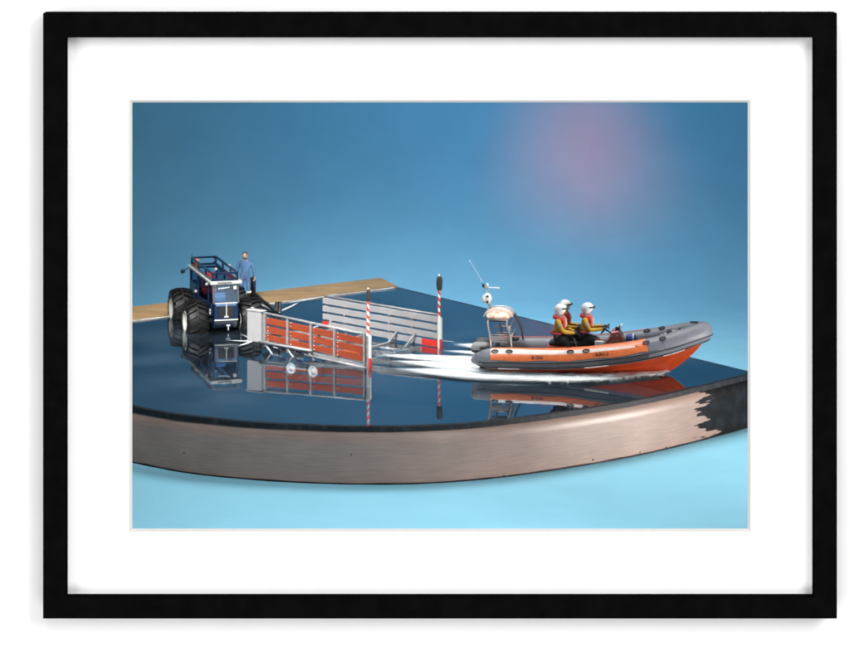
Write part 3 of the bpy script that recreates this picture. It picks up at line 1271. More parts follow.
for a in (R(90), R(210), R(330)):
    mb.tube([wc, wc + (e1 * math.cos(a) + e2 * math.sin(a)) * .0155], .0011, 6)
mb.tube([wc, (.298, 0, .097)], .002, 6)
mb.build('steering_wheel', M['black'], con)
mb = MB()
mb.box((.314, -.010, .111), (.010, .008, .008), bev=.001)
mb.tube([(.318, -.018, .106), (.321, -.018, .121)], .0012, 6)
mb.build('compass', M['black'], con)
mb = MB()
mb.box((.322, .004, .113), (.004, .034, .012), Matrix.Rotation(R(25), 3, 'Y'), bev=.001)
mb.build('windscreen', M['stripe'], con)
mb = MB()
mb.tube([(.217, -.034, .058), (.208, -.034, .088)], .0016, 6)
mb.tube([(.225, -.034, .056), (.255, -.038, .060)], .0022, 6)
mb.tube([(.255, -.030, .054), (.29, -.030, .060)], .0026, 6)
mb.build('grab_rail', M['alu'], pod)
mb = MB()
for (x, y, z) in ((.345, -.038, .088), (.352, .0, .073)):
    mb.box((x, y * .4, z - .022), (.022, .022, .016), bev=.002)
mb.tube([(.335, -.012, .085), (.352, -.012, .078), (.352, -.012, .064)], .003, 8)
mb.build('anchor_locker', M['deck'], boat)
# bow fittings: towing bitt, fairlead, rope
mb = MB()
for y in (-.012, .012):
    mb.tube([(.470, y, .096), (.470, y, .113)], .003, 8)
mb.tube([(.470, -.018, .108), (.470, .018, .108)], .0025, 8)
mb.box((.452, 0, .1045), (.030, .034, .006), bev=.001)
mb.build('towing_bitt', M['black'], boat)
mb = MB()
pts = [(.43 + .012 * math.cos(i * .8) + .0012 * i, .014 * math.sin(i * .8) - .006, .094 + .0005 * i) for i in range(34)]
mb.tube(pts, .0017, 6)
mb.build('rope', M['stripe'], boat)
mb = MB()
mb.box((.505, 0, .1295), (.020, .010, .003), bev=.001)
mb.tube([(.497, 0, .131), (.513, 0, .131)], .0016, 6)
mb.build('bow_cleat', M['black'], boat)
# lifeline along the near tube
mb = MB()
pts = []
for d in [.02 + .012 * i for i in range(34)]:
    i = near_index(d)
    pts.append(tpoint(i, 0 - 5 * abs(math.sin(d * 26)), 1.02, .0018))
mb.tube(pts, .0008, 5)
mb.build('lifeline', M['tubedark'], boat)
# white stern spray rail / ladder step
mb = MB()
mb.box((-.012, -.052, .061), (.030, .016, .004), bev=.001)
mb.box((.024, -.048, .062), (.03, .012, .010), bev=.002)
mb.build('stern_locker', M['black'], boat)

# loose things in the boat
p = bw(.272, -.044, 0)
bx = thing('fuel_box', 'small white box lying between the front helmsman and the near tube', 'box', (p.x, p.y, .0665), BR)
mb = MB()
mb.box((0, 0, .0105), (.024, .014, .017), bev=.002)
mb.build('box_body', M['white'], bx)
mb = MB()
mb.tube([(-.008, 0, .019), (-.007, 0, .0225), (.007, 0, .0225), (.008, 0, .019)], .0011, 6)
mb.build('handle', M['red'], bx)
p = bw(.349, -.012, 0)
bg = thing('kit_bag', 'round dark blue bag with a pale band in front of the orange console', 'bag', (p.x, p.y, .0765), BR)
mb = MB()
mb.lathe([(0, -.013), (.007, -.0125), (.0108, -.008), (.0115, 0), (.0108, .008), (.007, .0125), (0, .013)], (0, 0, .0115), axis='x', n=20)
mb.build('bag_body', M['bluecloth'], bg)
mb = MB()
mb.lathe([(.0113, .0035), (.0119, .0038), (.0119, .0070), (.0108, .0072)], (0, 0, .0115), axis='x', n=20)
mb.build('band', M['stripe'], bg)

hp = bw(.226, 0, 0.0865)
make_crew('helmsman in white helmet and yellow suit reaching forward to the boat wheel', hp, BR, {'L': (.56, .14, .27), 'R': (.52, .14, .24)}, lean=.02)
hp = bw(.160, -.022, 0.0855)
make_crew('crew person in yellow suit seated second in the boat, on its near side', hp, BR, {'L': (.47, .14, .17), 'R': (.50, .14, .17)}, lean=.02)
hp = bw(.166, .026, 0.0875)
make_crew('crew person half hidden behind the other one at the back of the boat', hp, BR, {'L': (.50, .12, .22), 'R': (.50, .12, .2)}, lean=.03)

# ------------------------------------------------------------------ wake
wk = MB()
wk.uv = wk.bm.loops.layers.uv.new('UVMap')
lay_n = [0]


def streak(pxs, hws, hgt=.002, n=60, m=13, seed=0, crest=.0, zoff=None):
    """foam ribbon through pixels at water level; hws half widths in photo rows"""
    lay_n[0] += 1
    z0 = .0012 + .0006 * lay_n[0] if zoff is None else zoff
    P_ = [W(*p) for p in pxs]
    cp = crom([(p.x, p.y) + (h * p.y * p.y / (F * H),) for p, h in zip(P_, hws)], max(2, n // (len(pxs) - 1)))
    rows_ = []
    N = len(cp)
    for i, (x, y, hw_) in enumerate(cp):
        a = Vector(cp[max(i - 1, 0)][:2])
        b = Vector(cp[min(i + 1, N - 1)][:2])
        t = (b - a).normalized()
        nn = Vector((-t.y, t.x))
        row = []
        for j in range(m):
            v = -1 + 2 * j / (m - 1)
            q = Vector((x, y)) + nn * v * hw_
            z = z0 + hgt * (1 - v * v) + crest * max(0, noise.noise(Vector((q.x * 60, q.y * 30, seed)))) * (1 - v * v)
            row.append((wk.bm.verts.new((q.x, q.y, z)), (i / (N - 1), v + 0.0)))
        rows_.append(row)
    for i in range(N - 1):
        for j in range(m - 1):
            qs = (rows_[i][j], rows_[i][j + 1], rows_[i + 1][j + 1], rows_[i + 1][j])
            f = wk.bm.faces.new([q[0] for q in qs])
            f.smooth = True
            for l, q in zip(f.loops, qs):
                l[wk.uv].uv = q[1]
            f.material_index = wk.mi


streak([(402, 364), (450, 367), (500, 371), (560, 376.5)], (0.81, 5.40, 9.45, 6.75), seed=9)
streak([(452, 345.5), (478, 347.2), (505, 349.5), (530, 352)], (1.08, 3.51, 4.32, 2.70), seed=1)
streak([(440, 352.3), (475, 354.3), (510, 357.5), (540, 361)], (0.94, 2.29, 3.51, 3.24), seed=2)
streak([(374, 356.5), (420, 359.0), (470, 362), (530, 367)], (0.94, 3.51, 5.67, 5.67), seed=3)
streak([(390, 363), (425, 365.2), (475, 368.8), (540, 374)], (0.81, 2.70, 5.40, 6.21), seed=4)
streak([(392, 370.8), (430, 373.6), (480, 377.0), (530, 379.3), (580, 380)], (0.94, 4.05, 6.48, 5.40, 2.70), seed=5)
streak([(440, 369.5), (480, 372.6), (520, 376), (560, 379)], (0.94, 2.70, 4.05, 3.51), seed=6)
streak([(470, 380.3), (540, 381.8), (590, 380.5), (640, 376.5), (672, 374)], (1.62, 3.78, 4.59, 3.24, 1.08), seed=7, crest=.004)
streak([(500, 376.5), (550, 378.7), (600, 379), (650, 375.5), (668, 373.6)], (2.03, 3.51, 4.05, 2.43, 0.81), seed=8, crest=.006)
wake = wk.build('wake_foam', M['foam'], recalc=False)
tag(wake, 'streaks of white foam trailing on the water behind and beside the boat', 'wake')
wake['kind'] = 'stuff'
# curling splash beside the hull: broken beads and lumps of foam
mb = MB()
for q in range(230):
    t = random.random() ** .8
    px = 545 + 118 * t
    c0 = W(px, 379.6 - 5.4 * t ** 1.7)
    r = random.uniform(.0016, .0056) * (1.15 - .65 * t)
    mb.ball((c0.x + random.gauss(0, .003), c0.y + random.gauss(0, .016 * (1.1 - t)), r * .3 + random.random() * .004 * (1 - t * .4)), (r * random.uniform(1, 2.4), r * 1.4, r * .9), 8)
sp = mb.build('bow_splash', M['splash'])
tag(sp, 'lumpy white splash thrown up along the near side of the orange hull', 'splash')
sp['kind'] = 'stuff'

wk = MB()
wk.uv = wk.bm.loops.layers.uv.new('UVMap')
lay_n[0] = 0
for a, b, h_ in (((300, 302.5), (277, 313.5), .8), ((256, 303), (281, 314), .7), ((345, 293.5), (288, 304), .7), ((341, 318), (311, 330), .6), 
                 ((225, 342), (275, 343), 1.2), ((236, 349), (268, 337), 1.0), ((240, 336), (281, 352), .9), ((330, 350), (352, 357), .5),
                 ((375, 349), (400, 352), .5), ((430, 341), (455, 345), .5)):
    mid = ((a[0] + b[0]) / 2, (a[1] + b[1]) / 2 + .4)
    streak([a, mid, b], (h_ * .3, h_ * .6, h_ * .4), hgt=.0006, n=24, m=7)
rp = wk.build('ripple_lines', M['ripple'], recalc=False)
tag(rp, 'thin white ripple lines on the water round the black tow bar and trailer', 'ripples')
rp['kind'] = 'stuff'

# ------------------------------------------------------------------ tractor
th = R(-90 + 16.5)
trac = thing('launch_tractor', 'dark blue four-wheeled launching tractor with an open roof cage standing in the water', 'tractor', (-.583, 7.079, 0), th)
hw = .0365
# chassis and axles
mb = MB()
mb.box((-.01, 0, .028), (.27, .052, .036), bev=.004)
for x in (-.1, .1):
    mb.tube([(x, -.07, .025), (x, .07, .025)], .011, 12)
    mb.box((x, 0, .022), (.03, .04, .03), bev=.004)
mb.box((.0, -.046, .040), (.060, .018, .030), bev=.003)
mb.box((.0, .046, .040), (.060, .018, .030), bev=.003)
mb.build('chassis', M['black'], trac)
# body sides
mb = MB()
for sy in (-1, 1):
    mb.box((-.118, sy * hw, .070), (.078, .004, .042), bev=.001)
    mb.box((-.02, sy * hw, .057), (.12, .004, .022), bev=.001)
    mb.box((.088, sy * hw, .059), (.098, .004, .030), bev=.001)
mb.box((-.157, 0, .070), (.004, .070, .044), bev=.001)
mb.box((-.01, 0, .0475), (.29, .070, .005))
body = mb.build('body', M['navy'], trac)
# front: sloped nose panel
mb = MB()
prof = [(.118, .014), (.138, .010), (.1525, .030), (.1515, .076), (.146, .080), (.120, .080)]
secs = []
for y, k in ((-.0335, 1), (-.0315, 1.0), (.0315, 1.0), (.0335, 1)):
    ins = .002 if abs(y) > .033 else 0
    secs.append([(a - ins, y, b) for a, b in prof])
mb.loft(secs, smooth=False)
nose = mb.build('nose_panel', M['navy'], trac)
mb = MB()
for sy in (-1, 1):
    mb.box((.1525, sy * .0115, .057), (.004, .0185, .030), bev=.001)
mb.build('grille', M['black'], nose)
mb = MB()
mb.box((.1545, 0, .060), (.0028, .0026, .036), bev=.0006)
mb.box((.1545, 0, .0425), (.0028, .012, .0045), bev=.0006)
mb.build('grille_bar', M['cream'], nose)
mb = MB()
mb.box((.1535, 0, .0335), (.003, .066, .0035), bev=.0006)
mb.build('bumper_bar', M['cream'], nose)
mb = MB()
mb.box((.1505, 0, .0785), (.004, .062, .003), bev=.0006)
mb.build('sill_bar', M['cream'], nose)
mb = MB()
mb.box((.1515, 0, .0735), (.0022, .055, .005))
mb.build('pale_blue_strip', M['overall'], nose)
mb = MB()
mb.tube([(.150, .006, .004), (.150, .006, .018)], .002, 8)
mb.box((.150, .006, .018), (.008, .010, .003))
mb.build('tow_pin', M['white'], nose)
# side emblem plates
mb = MB()
for z in (.058, .049):
    mb.box((.126, -hw - .003, z), (.010, .002, .006), bev=.0005)
mb.build('side_plate', M['stripe'], body)
# cab frame
mb = MB()
for sy in (-1, 1):
    for x, w_ in ((-.155, .008), (-.045, .008), (.095, .007), (.138, .006)):
        zt0 = .131
        if x == .138:
            mb.bar((.149, sy * (hw - .003), .078), (.138, sy * (hw - .003), zt0), .006, .006)
        else:
            mb.bar((x, sy * hw, .050), (x, sy * hw, zt0), .005, w_)
    mb.bar((-.158, sy * hw, .129), (.140, sy * hw, .129), .005, .006)
    mb.bar((-.155, sy * hw, .093), (-.045, sy * hw, .093), .0045, .004)
for x in (-.156, .139):
    mb.bar((x, -hw, .129), (x, hw, .129), .006, .005)
mb.bar((-.156, -hw, .092), (-.156, hw, .092), .004, .004)
mb.build('cab_frame', M['navy'], trac)
mb = MB()
for sy in (-1, 1):
    mb.box((-.100, sy * (hw - .001), .111), (.104, .0012, .032))
    mb.box((.025, sy * (hw - .001), .0985), (.132, .0012, .056))
    mb.box((.118, sy * (hw - .001), .1015), (.038, .0012, .050))
mb.build('side_window', M['glass'], trac)
mb = MB()
mb.bar((.1485, 0, .081), (.1385, 0, .1275), .064, .0012, up=Vector((1, 0, .2)))
wsc = mb.build('windscreen', M['glass'], trac)
mb = MB()
mb.tube([(.1495, -.022, .118), (.1495, .010, .121)], .0016, 6)
mb.box((.146, .025, .119), (.006, .008, .008))
mb.build('wiper', M['white'], wsc)
mb = MB()
mb.box((-.157, 0, .111), (.0012, .066, .032))
mb.build('rear_window', M['glass'], trac)
# white roof trim
mb = MB()
z = .1345
mb.bar((-.164, -hw - .004, z), (.150, -hw - .004, z), .006, .005, bev=.001)
mb.bar((-.164, hw + .004, z), (.150, hw + .004, z), .006, .005, bev=.001)
mb.bar((.150, -hw - .007, z), (.150, hw + .007, z), .007, .0085, bev=.001)
trim = mb.build('roof_trim', M['cream'], trac)
mb = MB()
x0 = -.024
for w_ in (.006, .004, .005, .003, .006, .004, .006, .005):
    mb.box((.1536, x0 + w_ / 2, z), (.0008, w_ * .75, .0042))
    x0 += w_
mb.build('sign_lettering', M['letter'], trim)
# roof cage
mb = MB()
zc0, zc1 = .136, .1575
xa, xb = -.150, .134
yy = hw - .002
for sy in (-1, 1):
    mb.bar((xa, sy * yy, zc1), (xb, sy * yy, zc1), .0045, .0050)
    mb.bar((xa, sy * yy, zc0 + .002), (xb, sy * yy, zc0 + .002), .0045, .0055)
    for x in (xa, -.055, .045, xb):
        mb.bar((x, sy * yy, zc0), (x, sy * yy, zc1), .0048, .0065)
for x in (xa, xb):
    mb.bar((x, -yy, zc1), (x, yy, zc1), .005, .0050)
    mb.bar((x, -yy, zc0 + .002), (x, yy, zc0 + .002), .0055, .0055)
    for sy in (-1, 1):
        for sz in (0, 1):
            zz = zc0 + .006 if sz == 0 else zc1 - .0035
            mb.box((x, sy * (yy - .004), zz), (.0046, .006, .0045), Matrix.Rotation(R(45), 3, 'X'))
mb.build('roof_cage', M['navy'], trac)
# interior
mb = MB()
mb.box((-.055, -.004, .078), (.042, .040, .012), bev=.004)
mb.box((-.078, -.004, .103), (.010, .040, .048), bev=.004)
mb.box((-.012, -.020, .112), (.060, .010, .030), bev=.003)
mb.build('driver_seat', M['seatred'], trac)
mb = MB()
mb.box((-.125, .010, .070), (.045, .040, .030), bev=.004)
mb.build('rear_locker', M['black'], trac)
mb = MB()
mb.tube([(-.02, .02, .06), (-.018, .02, .098)], .0016, 6)
mb.build('gear_lever', M['black'], trac)
mb = MB()
mb.box((.045, 0, .060), (.05, .045, .024), bev=.004)
mb.tube([(.035, 0, .080), (.022, 0, .098)], .002, 6)
mb.tube([(.020 + .004 * math.cos(a), .014 * math.cos(a), .099 + .012 * math.sin(a)) for a in [2 * math.pi * j / 16 for j in range(16)]], .0014, 6, closed=True)
mb.build('control_console', M['black'], trac)
mb = MB()
mb.box((-.135, -.024, .145), (.018, .012, .022), bev=.003)
mb.build('orange_beacon', M['lamp'], trac)
mb = MB()
mb.box((.012, -.022, .131), (.012, .010, .020), bev=.002)
mb.build('equipment_box', M['red'], trac)
mb = MB()
mb.tube([(-.15, -.038, .131), (-.152, -.056, .124)], .0014, 6)
mb.ball((-.153, -.060, .120), (.005, .0065, .0065), 12)
mb.build('mirror', M['black'], trac)
for x, y, z_ in ((.02, yy + .003, .1585), (-.06, -hw - .005, .078), (.098, -hw - .006, .124), (.138, -.030, .1265), (.138, .030, .1265), (-.03, .01, .142)):
    mb = MB()
    mb.ball((x, y, z_), (.0035, .004, .0042), 10)
    mb.build('work_lamp', M['stripe'], trac)
mb = MB()
mb.tube([(-.150, -yy, .157), (-.150, -yy, .170)], .0007, 5)
mb.build('aerial', M['black'], trac)
for sy in (-1, 1):
    mb = MB()
    pts = []
    mb.loft([[(.0 + s_, sy * .040, z1), (.0 + s_, sy * .072, z1), (.0 + s_, sy * .072, z1 - .003), (.0 + s_, sy * .040, z1 - .003)] for s_, z1 in ((-.045, .050), (-.02, .060), (.02, .060), (.045, .050))], smooth=False)
    mb.build('step_guard', M['black'], trac)
mb = MB()
mb.box((.120, -.013, .090), (.022, .034, .020), Matrix.Rotation(R(20), 3, 'Y'), bev=.004)  # added block, its pale blue stands in for a reflection in the windscreen
mb.build('reflection_block', M['overall'], trac)
# wheels
TR, TW = .0555, .060
mb = MB()
prof = [(.026, -.024), (.030, -.029), (.042, -.0300), (.0485, -.0265), (.0505, -.019), (.0512, 0), (.0505, .019), (.0485, .0265), (.042, .0300), (.030, .029), (.026, .024)]
mb.lathe(prof, axis='y', n=40, closed=True)
NL = 19
for row in (-1, 1):
    for k in range(NL):
        a = 2 * math.pi * (k + (.5 if row > 0 else 0)) / NL
        secs = []
        for j in range(5):
            y = row * (.0015 + .0275 * j / 4)
            aa = a - .24 * (j / 4)
            rr = TR + .0025 - .0060 * (j / 4) ** 2
            wda = .068
            secs.append([(rr0 * math.cos(aa + da), y, rr0 * math.sin(aa + da)) for rr0, da in ((rr - .010, -wda), (rr - .010, wda), (rr, wda * .7), (rr, -wda * .7))])
        mb.loft(secs, smooth=False)
tyre_me = mb.build('tyre', M['tyre'])
mb = MB()
mb.lathe([(.0285, -.0285), (.0270, -.0300), (.0255, -.0285), (.0235, -.020), (.012, -.0165), (.010, -.021), (.0075, -.0215), (0, -.0215)], axis='y', n=32, cap=False)
mb.lathe([(.0285, -.0285), (.026, 0), (.0285, .0285), (.0270, .0300), (.0255, .0285), (.0235, .020), (.012, .0165), (0, .0165)], axis='y', n=32, cap=False)
for k in range(8):
    a = 2 * math.pi * k / 8
    mb.ball((.0165 * math.cos(a), -.0185, .0165 * math.sin(a)), .0014, 6)
wheel = mb.build('wheel', M['cream'], trac)
tyre_me.parent = wheel
first = True
for x in (-.1, .1):
    for sy in (-1, 1):
        o = wheel if first else dup(wheel, trac)
        first = False
        o.location = (x, sy * .075, .025)
        o.rotation_euler = (0, random.random(), R(180) if sy > 0 else 0)

# ------------------------------------------------------------------ man on the plank, tow bar
mp_ = W(245, 303.5)
man = thing('person', 'standing man in blue overalls and white-topped boots beside the tractor', 'person', (mp_.x, mp_.y, .0035), R(-90))
J = {'pelvis': (0, 0, .90), 'spine': (.0, 0, 1.08), 'chest': (.01, 0, 1.27), 'neck': (.01, 0, 1.46), 'head': (.03, 0, 1.60)}
E = [('pelvis', 'spine'), ('spine', 'chest'), ('chest', 'neck'), ('neck', 'head')]
rad = {'pelvis': (.17, .13), 'spine': (.165, .115), 'chest': (.19, .125), 'neck': .06, 'head': .08}
emat = {E[0]: 0, E[1]: 0, E[2]: 0, E[3]: 1}
arms = {'L': ((.02, .31, 1.13), (.03, .335, .90), (.02, .02, -1)), 'R': ((-.02, -.28, 1.10), (.06, -.28, .85), (.1, 0, -1))}
for s, sy in (('L', 1), ('R', -1)):
    el, wr, hd = arms[s]
    J['sh' + s] = (.0, sy * .2, 1.37)
    J['el' + s] = el
    J['wr' + s] = wr
    J['hip' + s] = (.0, sy * .10, .86)
    J['kn' + s] = (.02, sy * .125, .47)
    J['bt' + s] = (.01, sy * .13, .36)
    J['an' + s] = (0, sy * .135, .08)
    J['to' + s] = (.17, sy * .16, .045)
    rad.update({'sh' + s: .082, 'el' + s: .062, 'wr' + s: .04, 'hip' + s: .105, 'kn' + s: .080, 'bt' + s: .076, 'an' + s: .06, 'to' + s: .045})
    for e, mi in ((('chest', 'sh' + s), 0), (('sh' + s, 'el' + s), 0), (('el' + s, 'wr' + s), 0), (('pelvis', 'hip' + s), 0), (('hip' + s, 'kn' + s), 0),
                  (('kn' + s, 'bt' + s), 0), (('bt' + s, 'an' + s), 2), (('an' + s, 'to' + s), 2)):
        E.append(e)
        emat[e] = mi
    hand_bones(J, E, rad, emat, s, 'wr' + s, hd, (1, 0, 0) if s == 'R' else (.6, -.4, 0), 1, .45)
hv = Vector(J['head'])


def man_face(m_):
    m_.mi = 1
    m_.ball(hv + Vector((.005, 0, .02)), (.098, .08, .125), 18)
    m_.ball(hv + Vector((.105, 0, .0)), (.022, .014, .02), 8)
    for sy in (1, -1):
        m_.ball(hv + Vector((0, sy * .082, .01)), (.02, .012, .03), 8)
    m_.mi = 3
    for sy in (1, -1):
        m_.ball(hv + Vector((.094, sy * .032, .03)), (.012, .013, .009), 8)
    m_.box(hv + Vector((.098, 0, -.05)), (.008, .045, .008))


MS = .0830
skin_person('body', man, J, E, rad, [M['overall'], M['skin'], M['black'], M['hair']], emat, MS, man_face)
mb = MB()
rings = []
c = hv + Vector((-.012, 0, .045))
for i in range(9):
    t_ = R(4) + R(112) * i / 8
    ring = []
    for j in range(20):
        ph = 2 * math.pi * j / 20
        l_ = min(t_, R(118) - max(0, math.cos(ph)) ** .8 * R(66))
        ring.append((c + Vector((.108 * math.sin(l_) * math.cos(ph), .092 * math.sin(l_) * math.sin(ph), .118 * math.cos(l_)))) * MS)
    rings.append(ring)
mb.loft(rings, caps=False)
mb.poly(rings[0])
mb.build('hair', M['hair'], man)
mb = MB()
mb.tube([(hv + Vector((.092 * math.cos(a), .075 * math.sin(a), -.075 + .02 * abs(math.sin(a))))) * MS for a in [R(-70 + 14 * j) for j in range(11)]], .022 * MS, 6)
mb.build('beard', M['hair'], man)
for s, sy in (('L', 1), ('R', -1)):
    mb = MB()
    a, b = Vector(J['bt' + s]), Vector(J['kn' + s])
    mb.tube([(a.lerp(b, -.35)) * MS, (a.lerp(b, .35)) * MS], .094 * MS, 14)
    mb.build('boot_top', M['white'], man)

a1, a2 = W(254, 299.5), W(278, 313.2)
tb = thing('tow_bar', 'black tow bar sloping from a tall post beside the man to a short post', 'tow bar', (a2.x, a2.y, 0))
q1 = Vector((a1.x - a2.x, a1.y - a2.y, .003))
mb = MB()
mb.tube([q1, q1 + Vector((0, 0, .0645))], .0052, 10)
mb.tube([q1 + Vector((-.007, .004, 0)), q1 + Vector((-.007, .004, .060))], .0042, 10)
mb.build('tall_post', M['black'], tb)
mb = MB()
mb.tube([(-.004, 0, -.07), (-.004, 0, .031)], .0048, 10)
mb.tube([(.005, .003, -.07), (.005, .003, .031)], .0048, 10)
mb.build('short_post', M['black'], tb)
mb = MB()
mb.tube([q1 + Vector((0, -.006, .012)), (-.002, -.007, .006)], .0055, 10)
mb.tube([q1 + Vector((.0, -.014, .020)), (-.006, -.016, .010)], .003, 8)
mb.build('sloping_bar', M['black'], tb)

# ------------------------------------------------------------------ trailer
ta = R(-35.9)
tra = thing('boat_trailer', 'grey boat trailer with orange and grey slatted sides half sunk in the water', 'trailer', (-.211, 6.705, 0), ta)
L2, W2 = .194, .1545


def zt_(x):
    return .0935 - .0593 * x


def ztf(x):
    return .0875 - .029 * x


# near side panel
x0, x1 = -L2 + .050, L2 - .006
mb = MB()
y = -W2
mb.tube([(x0 - .004, y - .003, zt_(x0)), (x1, y - .003, zt_(x1))], .0032, 8)
for x in (x0 + .004, x0 + .080, x0 + .157, x0 + .234, x1 - .002):
    mb.bar((x, y - .0045, zt_(x) - .090), (x, y - .0045, zt_(x) + .001), .005, .0055, up=Vector((1, 0, 0)))
mb.bar((x0, y - .004, zt_(x0) - .076), (x1, y - .004, zt_(x1) - .078), .005, .005)
pn = mb.build('side_panel', M['steel'], tra)
for q, (za, zb_) in enumerate(((-.0115, -.0285), (-.0335, -.0505), (-.0555, -.0710))):
    mb = MB()
    xs = x0 if q < 1 else x0 - .046
    mb.bar((xs, y + .001, zt_(xs) + (za + zb_) / 2), (x1, y + .001, zt_(x1) + (za + zb_) / 2), .004, za - zb_, bev=.0008)
    mb.build('board', M['orangeboard'], pn)
for x in (x0 + .004, x0 + .080, x0 + .157, x0 + .234):
    for dz in (-.012, -.022, -.036, -.046, -.058, -.068):
        mb = MB()
        mb.ball((x + .008, y - .0015, zt_(x) + dz), .0013, 6)
        mb.build('bolt', M['white'], pn)
mb = MB()
mb.box((L2 - .05, y + .010, zt_(L2) - .052), (.075, .012, .003))
mb.build('pink_ledge', M['orange'], pn)
# white box at the front of the near side
mb = MB()
mb.box((-L2 + .023, y - .002, .0645), (.047, .020, .080), bev=.0015)
hb = mb.build('front_box', M['greyboard'], tra)
mb = MB()
mb.box((-L2 + .023, y - .002, .1055), (.052, .024, .003), bev=.0008)
mb.box((-L2 + .005, y + .004, .109), (.008, .006, .004), bev=.0008)
mb.build('box_lid', M['greyboard'], hb)
# far side panel
mb = MB()
y = W2
mb.tube([(-L2, y + .006, ztf(-L2) + .003), (L2, y + .006, ztf(L2) + .003)], .0026, 8)
for x in (-L2 + .012, -L2 + .075, -L2 + .15, -L2 + .225, -L2 + .30, L2 - .012):
    mb.bar((x, y + .007, ztf(x) - .095), (x, y + .007, ztf(x) + .004), .005, .006, up=Vector((1, 0, 0)))
pf = mb.build('side_panel', M['steel'], tra)
for q in range(4):
    mb = MB()
    za = -.001 - .0212 * q
    xe = L2 - .004
    xs = -L2 + (.020 if q == 3 else 0)
    xe2 = xe - (.050 if q == 3 else 0)
    mb.bar((xs, y, ztf(xs) + za - .0078), (xe2, y, ztf(xe2) + za - .0078), .004, .0158, bev=.0008)
    mb.build('board', M['greyboard'], pf)
    if q == 3:
        mb = MB()
        mb.bar((-L2, y - .0005, ztf(-L2) + za - .0078), (xs - .0002, y - .0005, ztf(xs) + za - .0078), .0045, .0165)
        mb.build('red_end', M['red'], pf)
        mb = MB()
        mb.bar((xe2 + .0002, y - .0005, ztf(xe2) + za - .0078), (L2, y - .0005, ztf(L2) + za - .0078), .0045, .0165)
        mb.bar((xe2 - .006, y - .0005, ztf(xe2) + za - .027), (L2, y - .0005, ztf(L2) + za - .027), .0045, .012)
        mb.build('red_end', M['red'], pf)
for x in (-L2 + .075, -L2 + .15, -L2 + .225, -L2 + .30):
    for q in range(4):
        mb = MB()
        mb.ball((x, y - .003, ztf(x) - .0205 - .0212 * q + .003), .0016, 6)
        mb.build('bolt', M['white'], pf)


# rear guide posts with striped marker poles under black lamp covers
def guide(yc, base_z, top_z, joint_z, lab):
    x = L2 + .002
    mb = MB()
    mb.bar((x, yc, -.05), (x, yc, joint_z), .006, .010, up=Vector((0, 1, 0)))
    post = mb.build('guide_post', M['steel'] if lab == 'near' else M['white'], tra)
    mb = MB()
    mb.bar((x + .0065, yc - .003, -.004), (x + .0065, yc - .003, .024), .0055, .0055)
    mb.build('red_marker', M['red'], post)
    mb = MB()
    mb.bar((x + .0065, yc - .003, .024), (x + .0065, yc - .003, joint_z), .0055, .0055)
    mb.build('white_marker', M['white'], post)
    mb = MB()
    mb.bar((x - .005, yc + .004, joint_z - .03), (x - .005, yc + .004, top_z), .004, .004)
    mb.build('back_post', M['white'], post)
    # striped pole: diagonal bands as alternating helical rings
    mb = MB()
    n, m_ = 12, 80
    r = .0036
    z0_, z1_ = joint_z - .002, top_z - .004
    vs = [[mb.bm.verts.new((x + r * math.cos(2 * math.pi * k / n), yc - .002 + r * math.sin(2 * math.pi * k / n), z0_ + (z1_ - z0_) * i / m_)) for k in range(n)] for i in range(m_ + 1)]
    for i in range(m_):
        for k in range(n):
            f = mb.bm.faces.new((vs[i][k], vs[i][(k + 1) % n], vs[i + 1][(k + 1) % n], vs[i + 1][k]))
            f.smooth = True
            zc = z0_ + (z1_ - z0_) * (i + .5) / m_
            hel = (zc / .0185 + (k + .5) / n) % 1.0
            f.material_index = 0 if hel < .5 else 1
    pole = mb.build('marker_pole', [M['white'], M['red']], tra)
    mb = MB()
    zt2 = top_z
    secs = []
    kk = .68 if lab == 'near' else 1.0
    for zz, rr in [(a * (.8 if lab == 'near' else 1), b * kk) for a, b in ((-.036, .0055), (-.033, .0070), (-.022, .0082), (-.010, .0080), (-.003, .0068), (0.002, .0035))]:
        secs.append([(x + .001 + rr * 1.0 * math.cos(a) * (1 + .15 * noise.noise(Vector((math.cos(a) * 2, math.sin(a) * 2, zz * 90 + yc * 9)))), yc - .002 + rr * .9 * math.sin(a), zt2 + zz) for a in [2 * math.pi * j / 16 for j in range(16)]])
    mb.loft(secs)
    mb.build('lamp_cover', M['coverblack'], pole)
    mb = MB()
    mb.ball((x, yc - .002, zt2 + .003), .0026, 8)
    mb.build('lamp_tip', M['stripe'], pole)


guide(-W2, 0, .196, .081, 'near')
guide(W2, 0, .188, .080, 'far')
# chassis below the sides
mb = MB()
mb.tube([(-L2 + .045, -W2 - .016, .028), (-L2 + .22, -W2 - .016, .024)], .0038, 8)
mb.tube([(-L2 + .19, -W2 - .008, .010), (L2, -W2 - .008, -.002)], .0036, 8)
for xq in (-L2 + .06, -L2 + .13, -L2 + .20):
    mb.tube([(xq, -W2 - .014, .026), (xq + .020, -W2 - .004, -.004), (xq + .045, -W2 + .004, -.006)], .003, 8)
for sy in (-.09, .09):
    mb.bar((-L2 - .02, sy, .004), (L2 - .01, sy, -.018), .008, .012)
for xq in (-.15, -.05, .05, .13):
    mb.bar((xq, -W2, .002 - .06 * xq), (xq, W2, .002 - .06 * xq), .008, .008)
for xq in (.06, .12):
    mb.tube([(xq, W2 - .004, .030), (xq - .012, W2 - .045, -.01)], .003, 8)
for xq in (-.13, -.1):
    mb.tube([(xq, -W2 + .006, .04), (xq - .02, -W2 + .03, -.01)], .003, 8)
mb.tube([(-L2 + .01, -W2, .03), (-L2 - .01, -W2 + .03, -.015)], .003, 8)
mb.tube([(-L2 - .02, -.09, .004), (-L2 - .13, 0, .004), (-L2 - .02, .09, .004)], .005, 8)
